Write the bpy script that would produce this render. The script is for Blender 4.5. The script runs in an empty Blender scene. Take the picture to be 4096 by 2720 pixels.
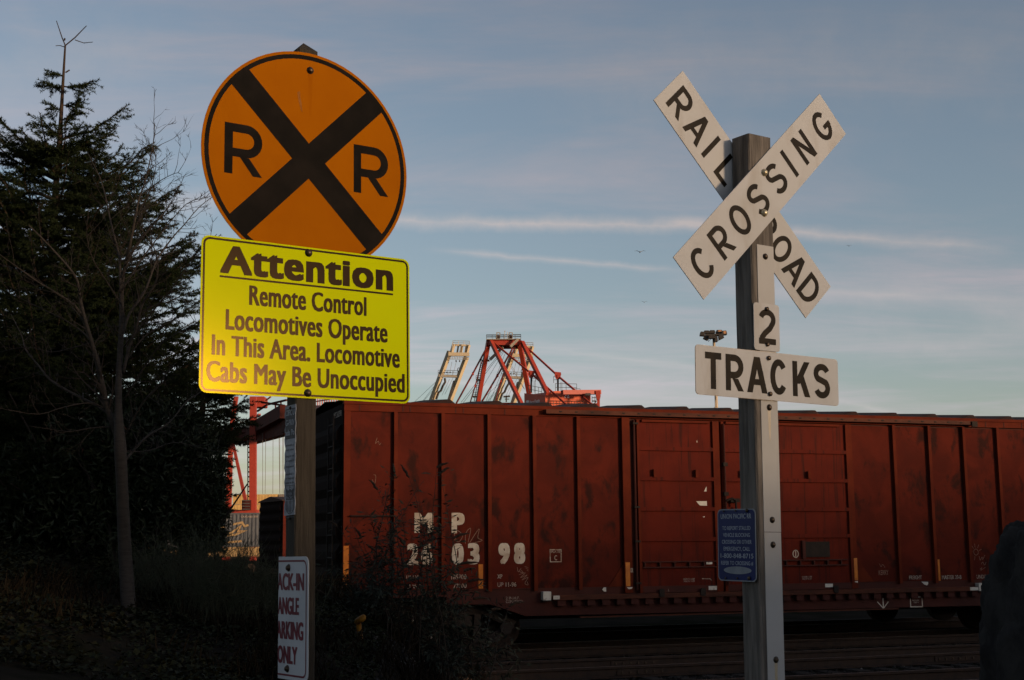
import bpy, math, random
import numpy as np
from mathutils import Matrix, Vector
rng = np.random.default_rng(7); random.seed(7)
SC = bpy.context.scene
COL = SC.collection
R_ = math.radians

# ------------------------------------------------------------------ camera, sky, sun, exposure
FPX, PITCH, ROLL = 5445.2, .1523, -.0085          # focal length in pixels of the 4096 px wide photograph
CAM = np.array([0, 0, 2.0])
cd = bpy.data.cameras.new('camera'); cam = bpy.data.objects.new('camera', cd); COL.objects.link(cam)
cd.sensor_width = 36; cd.lens = FPX / 4096 * 36; cd.clip_start = .1; cd.clip_end = 20000
cam.matrix_world = Matrix.Translation((0, 0, 2)) @ Matrix.Rotation(math.pi / 2 + PITCH, 4, 'X') @ Matrix.Rotation(ROLL, 4, 'Z')
SC.camera = cam

SUN_AZ, SUN_EL = 125.5, 5.0                        # degrees clockwise from the view axis (+Y), above the horizon
SC.view_settings.view_transform = 'Standard'; SC.view_settings.look = 'None'
SC.view_settings.gamma = 1; SC.view_settings.exposure = 0.34
sd = bpy.data.lights.new('sun', 'SUN'); sd.energy = 4.4; sd.angle = R_(7); sd.color = (1, .69, .42)
so = bpy.data.objects.new('sun', sd); COL.objects.link(so)
sdir = Vector((math.sin(R_(SUN_AZ)) * math.cos(R_(SUN_EL)), math.cos(R_(SUN_AZ)) * math.cos(R_(SUN_EL)), math.sin(R_(SUN_EL))))
so.rotation_euler = sdir.to_track_quat('Z', 'Y').to_euler(); so.location = (20, -10, 30)


def ray(x, y):
    x, y = x - 2048, y - 1360
    cr, sr = math.cos(ROLL), math.sin(ROLL)
    x, y = x * cr + y * sr, -x * sr + y * cr
    u, r = -y / FPX, x / FPX
    cp, sp = math.cos(PITCH), math.sin(PITCH)
    return np.array([r, cp - u * sp, sp + u * cp])


def P(x, y, Y):                                    # a point seen at photo pixel (x, y), Y metres ahead
    r = ray(x, y)
    return CAM + r * (Y / r[1])


def PV(x, y, Y):
    return P(x * 1.7348, y * 1.7348, Y)


class NT:                                          # tiny node helper
    def __init__(s, tree):
        s.t = tree; s.t.nodes.clear()

    def n(s, kind, **kw):
        nd = s.t.nodes.new(kind)
        for k, v in kw.items():
            if k.startswith('i_'):
                nd.inputs[int(k[2:]) if k[2:].isdigit() else k[2:].replace('_', ' ')].default_value = v
            else:
                setattr(nd, k, v)
        return nd

    def l(s, a, b): s.t.links.new(a, b)

    def m(s, op, a, b=None, c=None, clamp=False):
        nd = s.t.nodes.new('ShaderNodeMath'); nd.operation = op; nd.use_clamp = clamp
        for i, v in enumerate((a, b, c)):
            if v is None: continue
            if hasattr(v, 'is_output'): s.l(v, nd.inputs[i])
            else: nd.inputs[i].default_value = v
        return nd.outputs[0]

    def vm(s, op, a, b=None):
        nd = s.t.nodes.new('ShaderNodeVectorMath'); nd.operation = op
        for i, v in enumerate((a, b)):
            if v is None: continue
            if hasattr(v, 'is_output'): s.l(v, nd.inputs[i])
            else: nd.inputs[i].default_value = v
        return nd.outputs['Value'] if op == 'DOT_PRODUCT' else nd.outputs[0]

    def mix(s, fac, a, b):
        nd = s.t.nodes.new('ShaderNodeMix'); nd.data_type = 'RGBA'
        for i, v in ((0, fac), (6, a), (7, b)):
            if hasattr(v, 'is_output'): s.l(v, nd.inputs[i])
            else: nd.inputs[i].default_value = (*v, 1) if isinstance(v, tuple) else v
        return nd.outputs[2]

    def noise(s, vec, scale, detail=4, rough=.55, dist=0.):
        nd = s.n('ShaderNodeTexNoise'); nd.inputs['Scale'].default_value = scale; nd.inputs['Detail'].default_value = detail
        nd.inputs['Roughness'].default_value = rough; nd.inputs['Distortion'].default_value = dist
        if vec is not None: s.l(vec, nd.inputs['Vector'])
        return nd.outputs['Fac']

    def ramp(s, fac, a, b):                        # smooth 0..1 between a and b
        nd = s.n('ShaderNodeMapRange'); nd.interpolation_type = 'SMOOTHSTEP'
        s.l(fac, nd.inputs[0]); nd.inputs[1].default_value = a; nd.inputs[2].default_value = b
        return nd.outputs[0]


SKY_STRENGTH = .15
world = bpy.data.worlds.new('World'); SC.world = world; world.use_nodes = True
w = NT(world.node_tree)
sky = w.n('ShaderNodeTexSky', sky_type='NISHITA', sun_disc=False, sun_elevation=R_(SUN_EL), sun_rotation=R_(SUN_AZ),
          altitude=0, air_density=1.0, dust_density=1.0, ozone_density=2.0)
tc = w.n('ShaderNodeTexCoord'); dirv = tc.outputs['Generated']
sep = w.n('ShaderNodeSeparateXYZ'); w.l(dirv, sep.inputs[0])
# thin high cloud: a layer seen in perspective, drawn out along the wind
den = w.m('ADD', w.m('MAXIMUM', sep.outputs[2], .0), .12)
cx = w.m('DIVIDE', sep.outputs[0], den); cy = w.m('DIVIDE', sep.outputs[1], den)
comb = w.n('ShaderNodeCombineXYZ'); w.l(w.m('MULTIPLY', cx, .55), comb.inputs[0]); w.l(w.m('MULTIPLY', cy, 1.5), comb.inputs[1])
veil = w.ramp(w.noise(comb.outputs[0], 1.25, 7, .62, .5), .40, .78)
fine = w.ramp(w.noise(comb.outputs[0], 4.5, 6, .6, 1.0), .45, .85)
cirrus = w.m('ADD', w.m('ADD', .25, w.m('MULTIPLY', veil, .55)), w.m('MULTIPLY', w.m('MULTIPLY', fine, veil), .35))


def contrail(p, q, width, strength, fade=60, seed=0.):
    a, b = ray(*p), ray(*q); a /= np.linalg.norm(a); b /= np.linalg.norm(b)
    nrm = np.cross(a, b); nrm /= np.linalg.norm(nrm); tan = b - a; tan /= np.linalg.norm(tan)
    wob = w.m('MULTIPLY', w.m('SUBTRACT', w.noise(w.vm('ADD', dirv, (seed, seed, seed)), 22, 5, .65), .5), width * 1.5)
    d = w.m('ABSOLUTE', w.m('ADD', w.vm('DOT_PRODUCT', dirv, tuple(nrm)), wob))
    core = w.m('POWER', w.m('SUBTRACT', 1, w.m('DIVIDE', d, width), clamp=True), 1.6)
    t = w.vm('DOT_PRODUCT', dirv, tuple(tan))
    f = fade / FPX
    win = w.m('MULTIPLY', w.ramp(t, float(a @ tan) - f, float(a @ tan) + f), w.m('SUBTRACT', 1, w.ramp(t, float(b @ tan) - f, float(b @ tan) + f)))
    patch = w.m('ADD', .45, w.m('MULTIPLY', w.ramp(w.noise(w.vm('ADD', dirv, (seed + 3, 0, 1)), 14, 4, .6), .3, .7), .75))
    return w.m('MULTIPLY', w.m('MULTIPLY', core, win), w.m('MULTIPLY', patch, strength))


trails = None
for args in (((1500, 880), (2820, 905), .0085, .8, 160, .3), ((2700, 885), (3950, 992), .0070, .75, 120, .9), ((1780, 1005), (2680, 1078), .0042, .55, 120, 1.7),
             ((1600, 1508), (2560, 1628), .0052, .45, 160, 2.2), ((3250, 1575), (3600, 1660), .0045, .4, 80, 4.1), ((3200, 1165), (4300, 1215), .006, .3, 200, 5.3),
             ((2000, 1370), (3000, 1500), .006, .22, 200, 6.1), ((450, 850), (900, 800), .013, .6, 160, 7.7), ((2850, 1130), (4300, 1240), .024, .30, 300, 9.1), ((3000, 1400), (4300, 1330), .020, .26, 300, 10.4), ((2300, 300), (4500, 180), .060, .24, 400, 12.2), ((-200, 300), (700, 180), .045, .26, 300, 13.7)):
    c = contrail(*args); trails = c if trails is None else w.m('ADD', trails, c)
cirrus = w.m('MINIMUM', cirrus, 1.0); trails = w.m('MINIMUM', trails, 1.0)
skyc = sky.outputs[0]
lum = w.n('ShaderNodeRGBToBW'); w.l(skyc, lum.inputs[0])
cl = w.n('ShaderNodeVectorMath', operation='SCALE'); cl.inputs[0].default_value = (1.57, 1.41, 1.53); w.l(lum.outputs[0], cl.inputs['Scale'])
ct = w.n('ShaderNodeVectorMath', operation='SCALE'); ct.inputs[0].default_value = (1.72, 1.58, 1.58); w.l(lum.outputs[0], ct.inputs['Scale'])
final = w.mix(trails, w.mix(cirrus, skyc, cl.outputs[0]), ct.outputs[0])
bg = w.n('ShaderNodeBackground'); w.l(final, bg.inputs[0]); bg.inputs[1].default_value = SKY_STRENGTH
wo = w.n('ShaderNodeOutputWorld'); w.l(bg.outputs[0], wo.inputs[0])

# ------------------------------------------------------------------ helpers
UP = np.array([0, 0, 1.])


def unit(v): v = np.asarray(v, float); return v / np.linalg.norm(v)


class Fr:                                          # a frame: origin and three axes
    def __init__(s, o, x, y, z): s.o, s.x, s.y, s.z = (np.asarray(a, float) for a in (o, x, y, z))

    def p(s, a, b, c=0.): return s.o + s.x * a + s.y * b + s.z * c


WF = Fr((0, 0, 0), (1, 0, 0), (0, 1, 0), (0, 0, 1))


class MB:
    def __init__(s): s.v = []; s.f = []

    def add(s, vs, fs):
        k = len(s.v); s.v.extend([tuple(map(float, a)) for a in vs]); s.f.extend([tuple(i + k for i in f) for f in fs]); return s

    def box(s, fr, x0, x1, y0, y1, z0, z1, bev=0.):
        if bev:
            b = bev
            return s.prism(fr, [(x0 + b, y0), (x1 - b, y0), (x1, y0 + b), (x1, y1 - b), (x1 - b, y1), (x0 + b, y1), (x0, y1 - b), (x0, y0 + b)], z0, z1)
        vs = [fr.p(x, y, z) for z in (z0, z1) for y in (y0, y1) for x in (x0, x1)]
        return s.add(vs, [(0, 2, 3, 1), (4, 5, 7, 6), (0, 1, 5, 4), (2, 6, 7, 3), (0, 4, 6, 2), (1, 3, 7, 5)])

    def prism(s, fr, poly, z0, z1):
        n = len(poly)
        vs = [fr.p(x, y, z0) for x, y in poly] + [fr.p(x, y, z1) for x, y in poly]
        return s.add(vs, [tuple(range(n))[::-1], tuple(range(n, 2 * n))] + [(i, (i + 1) % n, n + (i + 1) % n, n + i) for i in range(n)])

    def flat(s, fr, poly, z): return s.add([fr.p(x, y, z) for x, y in poly], [tuple(range(len(poly)))])

    def ribbon(s, fr, pts, t, z, closed=False):    # flat stroke of width t along pts
        pts = [np.array(p, float) for p in pts]; n = len(pts); L = []; Rr = []
        for i in range(n):
            a = pts[(i - 1) % n] if (i or closed) else pts[i]; b = pts[(i + 1) % n] if (i < n - 1 or closed) else pts[i]
            d0 = unit(pts[i] - a) if np.linalg.norm(pts[i] - a) > 1e-9 else None
            d1 = unit(b - pts[i]) if np.linalg.norm(b - pts[i]) > 1e-9 else None
            if d0 is None: d0 = d1
            if d1 is None: d1 = d0
            m = unit(d0 + d1); nn = np.array([-m[1], m[0]]); k = t / 2 / max(.5, m @ d0)
            L.append(pts[i] + nn * k); Rr.append(pts[i] - nn * k)
        vs = [fr.p(*q, z) for q in L] + [fr.p(*q, z) for q in Rr]
        return s.add(vs, [(n + i, n + (i + 1) % n, (i + 1) % n, i) for i in range(n if closed else n - 1)])

    def beam(s, p, q, wd, ht, up=UP):
        p, q = np.asarray(p, float), np.asarray(q, float); d = unit(q - p); x = np.cross(d, up)
        if np.linalg.norm(x) < 1e-4: x = np.cross(d, (1, 0, 0))
        x = unit(x); y = np.cross(x, d)
        return s.box(Fr(p, x, y, -d), -wd / 2, wd / 2, -ht / 2, ht / 2, -np.linalg.norm(q - p), 0)

    def tube(s, pts, rad, n=6, cap=True):
        pts = [np.asarray(p, float) for p in pts]; k = len(s.v); m = len(pts); prev = None
        if not hasattr(rad, '__len__'): rad = [rad] * m
        for i, p in enumerate(pts):
            d = unit(pts[min(i + 1, m - 1)] - pts[max(i - 1, 0)])
            x = np.cross(d, (0.2, 1, .1) if prev is None else np.cross(prev, d)) if True else None
            if prev is None: x = np.cross(d, (.21, .9, .13) if abs(d[1]) < .9 else (1, 0, 0))
            else: x = prev - d * (prev @ d)
            x = unit(x); prev = x; y = np.cross(d, x)
            for j in range(n):
                a = 2 * math.pi * j / n; s.v.append(tuple(p + (x * math.cos(a) + y * math.sin(a)) * rad[i]))
        for i in range(m - 1):
            for j in range(n): s.f.append((k + i * n + j, k + i * n + (j + 1) % n, k + (i + 1) * n + (j + 1) % n, k + (i + 1) * n + j))
        if cap:
            s.f.append(tuple(k + j for j in range(n))[::-1]); s.f.append(tuple(k + (m - 1) * n + j for j in range(n)))
        return s

    def disc(s, fr, x, y, r, z0, z1, n=12, dome=0.):
        poly = [(x + r * math.cos(2 * math.pi * i / n), y + r * math.sin(2 * math.pi * i / n)) for i in range(n)]
        if not dome: return s.prism(fr, poly, z0, z1)
        vs = [fr.p(a, b, z0) for a, b in poly]; fs = []
        lv = [(1, z1 - z0), (.85, z1 - z0 + dome * .5), (.5, z1 - z0 + dome * .88)]
        for k, (q, zz) in enumerate(lv):
            vs += [fr.p(x + (a - x) * q, y + (b - y) * q, z0 + zz) for a, b in poly]
            fs += [(k * n + i, k * n + (i + 1) % n, (k + 1) * n + (i + 1) % n, (k + 1) * n + i) for i in range(n)]
        vs.append(fr.p(x, y, z1 + dome)); fs += [(len(lv) * n + i, len(lv) * n + (i + 1) % n, len(vs) - 1) for i in range(n)]
        return s.add(vs, fs)


def root_of(o):
    while o.parent: o = o.parent
    return o


def obj(name, mb, mat, parent=None, smooth=False, base=None, label=None, mesh=None):
    if mesh is None:
        b = np.array(root_of(parent).location) if parent else (np.asarray(base, float) if base is not None else np.zeros(3))
        me = bpy.data.meshes.new(name)
        if isinstance(mb, MB): v, f = np.array(mb.v, float).reshape(-1, 3) - b, mb.f
        else: v, f = np.asarray(mb[0], float) - b, mb[1]
        if isinstance(f, np.ndarray):
            nf, k = f.shape
            me.vertices.add(len(v)); me.vertices.foreach_set('co', v.ravel().astype('f4'))
            me.loops.add(nf * k); me.loops.foreach_set('vertex_index', f.ravel().astype('i4'))
            me.polygons.add(nf); me.polygons.foreach_set('loop_start', np.arange(0, nf * k, k, dtype='i4'))
            me.update(calc_edges=True)
        else:
            me.from_pydata([tuple(a) for a in v], [], f)
        me.materials.append(mat)
        if smooth: me.polygons.foreach_set('use_smooth', [True] * len(me.polygons))
        me.update()
    else:
        me = mesh
    o = bpy.data.objects.new(name, me); COL.objects.link(o)
    if parent: o.parent = parent
    elif base is not None: o.location = base
    if label: o['label'] = label
    return o


def thing(name, label, cat, base, group=None):
    o = bpy.data.objects.new(name, None); COL.objects.link(o); o.location = tuple(map(float, base)); o.empty_display_size = .1
    return tag(o, label, cat, group)


def tag(o, label, cat=None, group=None, kind=None):
    o['label'] = label
    if cat: o['category'] = cat
    if group: o['group'] = group
    if kind: o['kind'] = kind
    return o


def struct(o, kind='structure', label=None):
    o['kind'] = kind
    if label: o['label'] = label
    return o


# ---- materials
def pmat(name, c1, c2=None, scale=6, rough=.6, bump=0., bscale=None, stretch=(1, 1, 1), metallic=0., spec=.22, lo=.35, hi=.7, c3=None, c3s=(1, 1, 1), c3scale=3, c3lo=.55, c3hi=.75, c3amt=1., coat=0., trans=0., detail=5, dist=0., tint=None):
    m = bpy.data.materials.new(name); m.use_nodes = True; t = NT(m.node_tree)
    b = t.n('ShaderNodeBsdfPrincipled'); out = t.n('ShaderNodeOutputMaterial'); t.l(b.outputs[0], out.inputs[0])
    b.inputs['Roughness'].default_value = rough; b.inputs['Metallic'].default_value = metallic
    b.inputs['Specular IOR Level'].default_value = spec
    if tint: b.inputs['Specular Tint'].default_value = (*tint, 1)
    if coat: b.inputs['Coat Weight'].default_value = coat; b.inputs['Coat Roughness'].default_value = .15
    co = t.n('ShaderNodeTexCoord').outputs['Object']
    mp = t.n('ShaderNodeMapping'); mp.inputs['Scale'].default_value = stretch; t.l(co, mp.inputs[0]); v = mp.outputs[0]
    col = c1
    if c2:
        nz = t.noise(v, scale, detail, .6, dist)
        col = t.mix(t.ramp(nz, lo, hi), c1, c2)
    if c3:
        mp3 = t.n('ShaderNodeMapping'); mp3.inputs['Scale'].default_value = c3s; mp3.inputs['Location'].default_value = (3.1, 7.7, 1.3); t.l(co, mp3.inputs[0])
        nz3 = t.noise(mp3.outputs[0], c3scale, 5, .62, .3)
        col = t.mix(t.m('MULTIPLY', t.ramp(nz3, c3lo, c3hi), c3amt), col, c3)
    if hasattr(col, 'is_output'): t.l(col, b.inputs['Base Color'])
    else: b.inputs['Base Color'].default_value = (*col, 1)
    if bump:
        bn = t.n('ShaderNodeBump'); bn.inputs['Strength'].default_value = bump; bn.inputs['Distance'].default_value = .02
        t.l(t.noise(v, bscale or scale * 3, 4, .6), bn.inputs['Height']); t.l(bn.outputs[0], b.inputs['Normal'])
    return m


M = {}
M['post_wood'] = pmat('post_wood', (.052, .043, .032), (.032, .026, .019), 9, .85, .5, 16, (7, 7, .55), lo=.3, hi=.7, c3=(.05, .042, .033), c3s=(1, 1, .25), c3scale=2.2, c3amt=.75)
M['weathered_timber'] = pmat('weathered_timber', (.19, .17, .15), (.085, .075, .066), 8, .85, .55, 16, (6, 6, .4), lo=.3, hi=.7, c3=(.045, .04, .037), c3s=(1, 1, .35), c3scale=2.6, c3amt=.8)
M['orange_sheet'] = pmat('orange_sheet', (.36, .106, .0004), (.32, .090, .0004), 3, .7, spec=.02, c3=(.24, .055, .002), c3s=(9, 9, .6), c3scale=1.6, c3lo=.62, c3hi=.8, c3amt=.6)
M['black_sheet'] = pmat('black_sheet', (.007, .006, .005), (.014, .011, .009), 7, .65, spec=.04)
M['lime_sheet'] = pmat('lime_sheet', (.50, .585, .0), (.475, .55, .0), 3, .155, spec=.085, tint=(1, .62, .03))
M['black_gloss'] = pmat('black_gloss', (.009, .007, .005), (.013, .009, .006), 9, .15, spec=.08, tint=(1, .62, .28))
M['white_sheet'] = pmat('white_sheet', (.49, .50, .51), (.45, .455, .455), 4, .5, spec=.12, c3=(.34, .31, .27), c3s=(2, 2, .7), c3scale=3.5, c3lo=.5, c3hi=.8, c3amt=.55)
M['white_strip'] = pmat('white_strip', (.44, .44, .435), (.40, .40, .39), 3, .5, spec=.12, c3=(.36, .31, .23), c3s=(8, 8, .5), c3scale=1.5, c3lo=.64, c3hi=.82, c3amt=.5)
M['sign_edge'] = pmat('sign_edge', (.40, .36, .31), (.28, .22, .17), 30, .5, metallic=.4)
M['sign_black'] = pmat('sign_black', (.010, .008, .006), (.022, .016, .010), 12, .5, spec=.10)
M['bolt'] = pmat('bolt', (.10, .075, .055), (.05, .035, .025), 40, .42, metallic=.7)
M['bolt_bright'] = pmat('bolt_bright', (.55, .50, .36), (.40, .34, .22), 40, .35, metallic=.6)
M['rust'] = pmat('rust', (.09, .035, .015), (.05, .02, .01), 30, .9)
M['rust_stain'] = pmat('rust_stain', (.42, .33, .18), (.55, .50, .42), 20, .5, stretch=(3, 3, .5))
M['parking_white'] = pmat('parking_white', (.50, .51, .53), (.43, .44, .46), 5, .5, c3=(.4, .4, .4), c3scale=8, c3lo=.62, c3hi=.8, c3amt=.5)
M['maroon'] = pmat('maroon', (.16, .022, .035), (.12, .018, .028), 9, .45)
M['blue_sheet'] = pmat('blue_sheet', (.006, .016, .105), (.005, .013, .085), 6, .42, c3=(.014, .025, .08), c3scale=5)
M['blue_text'] = pmat('blue_text', (.38, .41, .46), (.30, .33, .38), 20, .5)
M['blue_white'] = pmat('blue_white', (.24, .26, .29), (.19, .21, .24), 20, .5)
M['torn_sheet'] = pmat('torn_sheet', (.34, .36, .40), (.20, .21, .24), 22, .6, c3=(.12, .12, .13), c3scale=14, c3lo=.58, c3hi=.7)
M['dark_print'] = pmat('dark_print', (.035, .036, .042), (.07, .07, .08), 26, .6)
M['car_red'] = pmat('car_red', (.100, .0165, .0095), (.066, .0125, .0082), 1.6, .85, .10, 7, spec=.05, c3=(.026, .0105, .0085), c3s=(1.3, 1.3, .8), c3scale=2.1, c3lo=.51, c3hi=.66, c3amt=.88, lo=.3, hi=.68, dist=.6)
M['car_rib'] = pmat('car_rib', (.115, .0195, .0080), (.080, .0135, .0068), 2.2, .8, .05, 9, spec=.07, c3=(.045, .014, .009), c3s=(3, 3, .4), c3scale=2, c3amt=.6)
M['car_door'] = pmat('car_door', (.108, .0150, .0080), (.078, .0115, .0070), 1.6, .8, .05, 9, spec=.07, c3=(.034, .011, .0085), c3s=(7, 7, .30), c3scale=1.6, c3lo=.52, c3hi=.68, c3amt=.8)
M['car_grime'] = pmat('car_grime', (.09, .024, .011), (.045, .014, .008), 3, .75, .1, 14, stretch=(.6, .6, 2))
M['car_frame'] = pmat('car_frame', (.062, .014, .009), (.042, .011, .008), 2, .75, .1, 12)
M['car_dark'] = pmat('car_dark', (.016, .012, .010), (.028, .019, .014), 5, .8, .1)
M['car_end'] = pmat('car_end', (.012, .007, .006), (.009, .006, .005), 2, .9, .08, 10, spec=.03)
M['car_roof'] = pmat('car_roof', (.025, .014, .011), (.04, .017, .011), 3, .8, .1)
M['stencil'] = pmat('stencil', (.52, .47, .40), (.36, .29, .22), 5, .7, c3=(.22, .07, .035), c3scale=5, c3lo=.6, c3hi=.74, c3amt=.85)
M['stencil_faded'] = pmat('stencil_faded', (.38, .33, .28), (.24, .17, .13), 12, .7, c3=(.16, .05, .028), c3scale=16, c3lo=.52, c3hi=.7)
M['chalk'] = pmat('chalk', (.26, .17, .13), (.20, .10, .07), 30, .9)
M['amber_tape'] = pmat('amber_tape', (.52, .16, .010), (.36, .10, .010), 6, .35, c3=(.70, .33, .06), c3scale=9, c3lo=.66, c3hi=.8)
M['white_tape'] = pmat('white_tape', (.60, .58, .52), (.50, .46, .40), 9, .5, c3=(.2, .12, .08), c3scale=11, c3lo=.6, c3hi=.72)
M['steel_dark'] = pmat('steel_dark', (.05, .036, .028), (.028, .021, .018), 6, .7, .2, metallic=.3)
M['rail_side'] = pmat('rail_side', (.045, .026, .017), (.026, .017, .013), 8, .75, .2)
M['rail_head'] = pmat('rail_head', (.16, .13, .11), (.09, .06, .045), 10, .45, metallic=.7)
M['tie'] = pmat('tie', (.040, .032, .026), (.022, .018, .015), 9, .9, .4, stretch=(3, 3, 3))
M['crane_red'] = pmat('crane_red', (.28, .038, .022), (.24, .032, .020), .25, .5, c3=(.30, .05, .03), c3scale=.5, c3amt=.5)
M['crane_house'] = pmat('crane_house', (.50, .105, .052), (.44, .08, .04), .3, .55, c3=(.42, .07, .04), c3scale=.4)
M['crane_dark'] = pmat('crane_dark', (.060, .012, .009), (.035, .011, .009), .5, .8, spec=.05)
M['crane_steel'] = pmat('crane_steel', (.055, .05, .048), (.03, .028, .027), .8, .6)
M['galv'] = pmat('galv', (.30, .27, .22), (.24, .21, .17), .8, .55, metallic=.2)
M['crane_tan'] = pmat('crane_tan', (.42, .35, .235), (.37, .305, .21), .2, .55)
M['crane_white'] = pmat('crane_white', (.75, .72, .68))
M['rope'] = pmat('rope', (.09, .085, .08))
M['container_tan'] = pmat('container_tan', (.42, .27, .10), (.36, .22, .08), .5, .6)
M['container_grey'] = pmat('container_grey', (.16, .13, .11), (.12, .10, .09), .5, .6)
M['container_blue'] = pmat('container_blue', (.07, .075, .085), (.05, .054, .064), 1.2, .6)
M['container_rust'] = pmat('container_rust', (.26, .07, .03), (.2, .05, .025), .7, .6)
M['graffiti'] = pmat('graffiti', (.28, .19, .09), (.22, .14, .07), 2, .7)
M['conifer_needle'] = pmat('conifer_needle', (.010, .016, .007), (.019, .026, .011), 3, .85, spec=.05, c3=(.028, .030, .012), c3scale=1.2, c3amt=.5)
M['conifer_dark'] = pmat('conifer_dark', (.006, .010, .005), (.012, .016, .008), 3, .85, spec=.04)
M['bark_conifer'] = pmat('bark_conifer', (.040, .026, .018), (.025, .017, .012), 18, .9, .5, stretch=(3, 3, 1))
M['bark_grey'] = pmat('bark_grey', (.044, .037, .032), (.026, .022, .019), 10, .9, .35, 26, (1, 1, 5), c3=(.10, .085, .07), c3s=(6, 6, 14), c3scale=4, c3lo=.66, c3hi=.74, c3amt=.7)
M['twig'] = pmat('twig', (.030, .024, .021), (.019, .016, .014), 14, .9)
M['laurel'] = pmat('laurel', (.009, .014, .006), (.016, .022, .009), 2.5, .5, spec=.16, c3=(.026, .028, .010), c3scale=2, c3amt=.5)
M['laurel_red'] = pmat('laurel_red', (.10, .022, .012), (.06, .02, .012), 4, .5)
M['broom'] = pmat('broom', (.030, .036, .018), (.045, .042, .024), 6, .8)
M['buddleia_leaf'] = pmat('buddleia_leaf', (.020, .026, .020), (.036, .043, .036), 5, .85, spec=.1)
M['buddleia_stem'] = pmat('buddleia_stem', (.026, .021, .017), (.018, .014, .012), 9, .9)
M['buddleia_spike'] = pmat('buddleia_spike', (.030, .020, .014), (.020, .014, .010), 20, .9)
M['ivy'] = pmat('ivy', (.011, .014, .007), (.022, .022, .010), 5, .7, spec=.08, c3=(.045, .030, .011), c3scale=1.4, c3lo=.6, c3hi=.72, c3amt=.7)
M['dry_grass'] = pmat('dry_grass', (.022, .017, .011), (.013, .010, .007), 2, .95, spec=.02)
M['stone'] = pmat('stone', (.038, .036, .034), (.020, .019, .018), 6, .95, .2, spec=.03)
M['pale_stone'] = pmat('pale_stone', (.24, .22, .20), (.15, .14, .13), 9, .9, .3)
M['boulder'] = pmat('boulder', (.036, .034, .032), (.017, .016, .016), 5, .95, 1.0, 12, (1.5, 1.5, .7), spec=.03, c3=(.012, .012, .012), c3s=(1, 1, .35), c3scale=3, c3amt=.6)
M['yellow_cap'] = pmat('yellow_cap', (.24, .10, .005), (.18, .07, .004), 16, .6, c3=(.1, .05, .02), c3scale=20, c3lo=.62, c3hi=.72)
M['plank'] = pmat('plank', (.22, .13, .08), (.14, .08, .05), 6, .8)
M['lamp_black'] = pmat('lamp_black', (.022, .019, .018), (.03, .026, .024), 3, .5)
M['lamp_back'] = pmat('lamp_back', (.30, .16, .08), (.25, .13, .07), 3, .5)
M['mast'] = pmat('mast', (.34, .27, .19), (.30, .24, .17), 1, .5)
M['bird'] = pmat('bird', (.12, .12, .13), (.3, .3, .3), 20, .8)
M['blocker_wall'] = pmat('blocker_wall', (.20, .18, .16), (.16, .145, .13), .4, .8)
M['blocker_roof'] = pmat('blocker_roof', (.09, .085, .08), (.07, .066, .06), .4, .8)
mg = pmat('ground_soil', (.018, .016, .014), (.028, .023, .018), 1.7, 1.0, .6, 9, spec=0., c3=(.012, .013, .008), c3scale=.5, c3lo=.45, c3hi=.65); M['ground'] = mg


# ---- lettering
_tx = {}


def text2d(s, bold=0., space=1.):
    key = (s, bold, space)
    if key not in _tx:
        c = bpy.data.curves.new('t', 'FONT'); c.body = s; c.size = 1; c.offset = bold; c.resolution_u = 3; c.space_character = space
        o = bpy.data.objects.new('t', c); COL.objects.link(o)
        dg = bpy.context.evaluated_depsgraph_get(); me = bpy.data.meshes.new_from_object(o.evaluated_get(dg))
        v = np.array([tuple(q.co)[:2] for q in me.vertices]); f = [tuple(p.vertices) for p in me.polygons]
        bpy.data.objects.remove(o); bpy.data.curves.remove(c); bpy.data.meshes.remove(me)
        _tx[key] = (v, f)
    return _tx[key]


def text(mb, fr, s, x0, x1, y0, y1, z, bold=0., warp=None, xh=None):
    off = 0.; v, f = text2d(s, off, (1.10 if bold > .04 else 1.05) if xh else 1.0); H = text2d('H', off)[0][:, 1]; b0, b1 = H.min(), H.max()
    ex = max(0., bold - .003) * (y1 - y0) / (b1 - b0)          # heavier letters: the strokes are laid again, shifted sideways
    X = x0 + ex + (v[:, 0] - v[:, 0].min()) / np.ptp(v[:, 0]) * (x1 - x0 - 2 * ex); Y = y0 + (v[:, 1] - b0) / (b1 - b0) * (y1 - y0)
    if xh:                                                      # taller small letters
        xv = text2d('x', off)[0][:, 1]; x_ = (xv.max() - b0) / (b1 - b0); n_ = (v[:, 1] - b0) / (b1 - b0)
        n_ = np.where(n_ < 0, n_ * .9, np.where(n_ < x_, n_ / x_ * xh, xh + (n_ - x_) / (1 - x_) * (1 - xh))); Y = y0 + n_ * (y1 - y0)
    pt = warp or fr.p
    ey = ex * .5
    sh = [(0, 0)] if not ex else ([(0, 0), (-ex, 0), (ex, 0)] if ex < .0008 else [(0, 0), (-ex, 0), (ex, 0), (-ex / 2, ey), (ex / 2, ey), (-ex / 2, -ey), (ex / 2, -ey), (-ex, ey), (ex, -ey), (-ex, -ey), (ex, ey)])
    for k, (sx, sy) in enumerate(sh): mb.add([pt(a + sx, b + sy * (1 - ey / (y1 - y0)), z + k * 4e-5) for a, b in zip(X, Y)], f)
    return mb


def letters(name, mat, parent, fr, rows, z, bold=0., warp=None, xh=None):   # each line of writing its own part
    for s, a, b, y0, y1 in rows: obj(name, text(MB(), fr, s, a, b, y0, y1, z, bold, warp, xh), mat, parent)


def arc(cx, cy, rx, ry, a0, a1, n=12):
    return [(cx + rx * math.cos(R_(a0 + (a1 - a0) * i / n)), cy + ry * math.sin(R_(a0 + (a1 - a0) * i / n))) for i in range(n + 1)]


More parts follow.
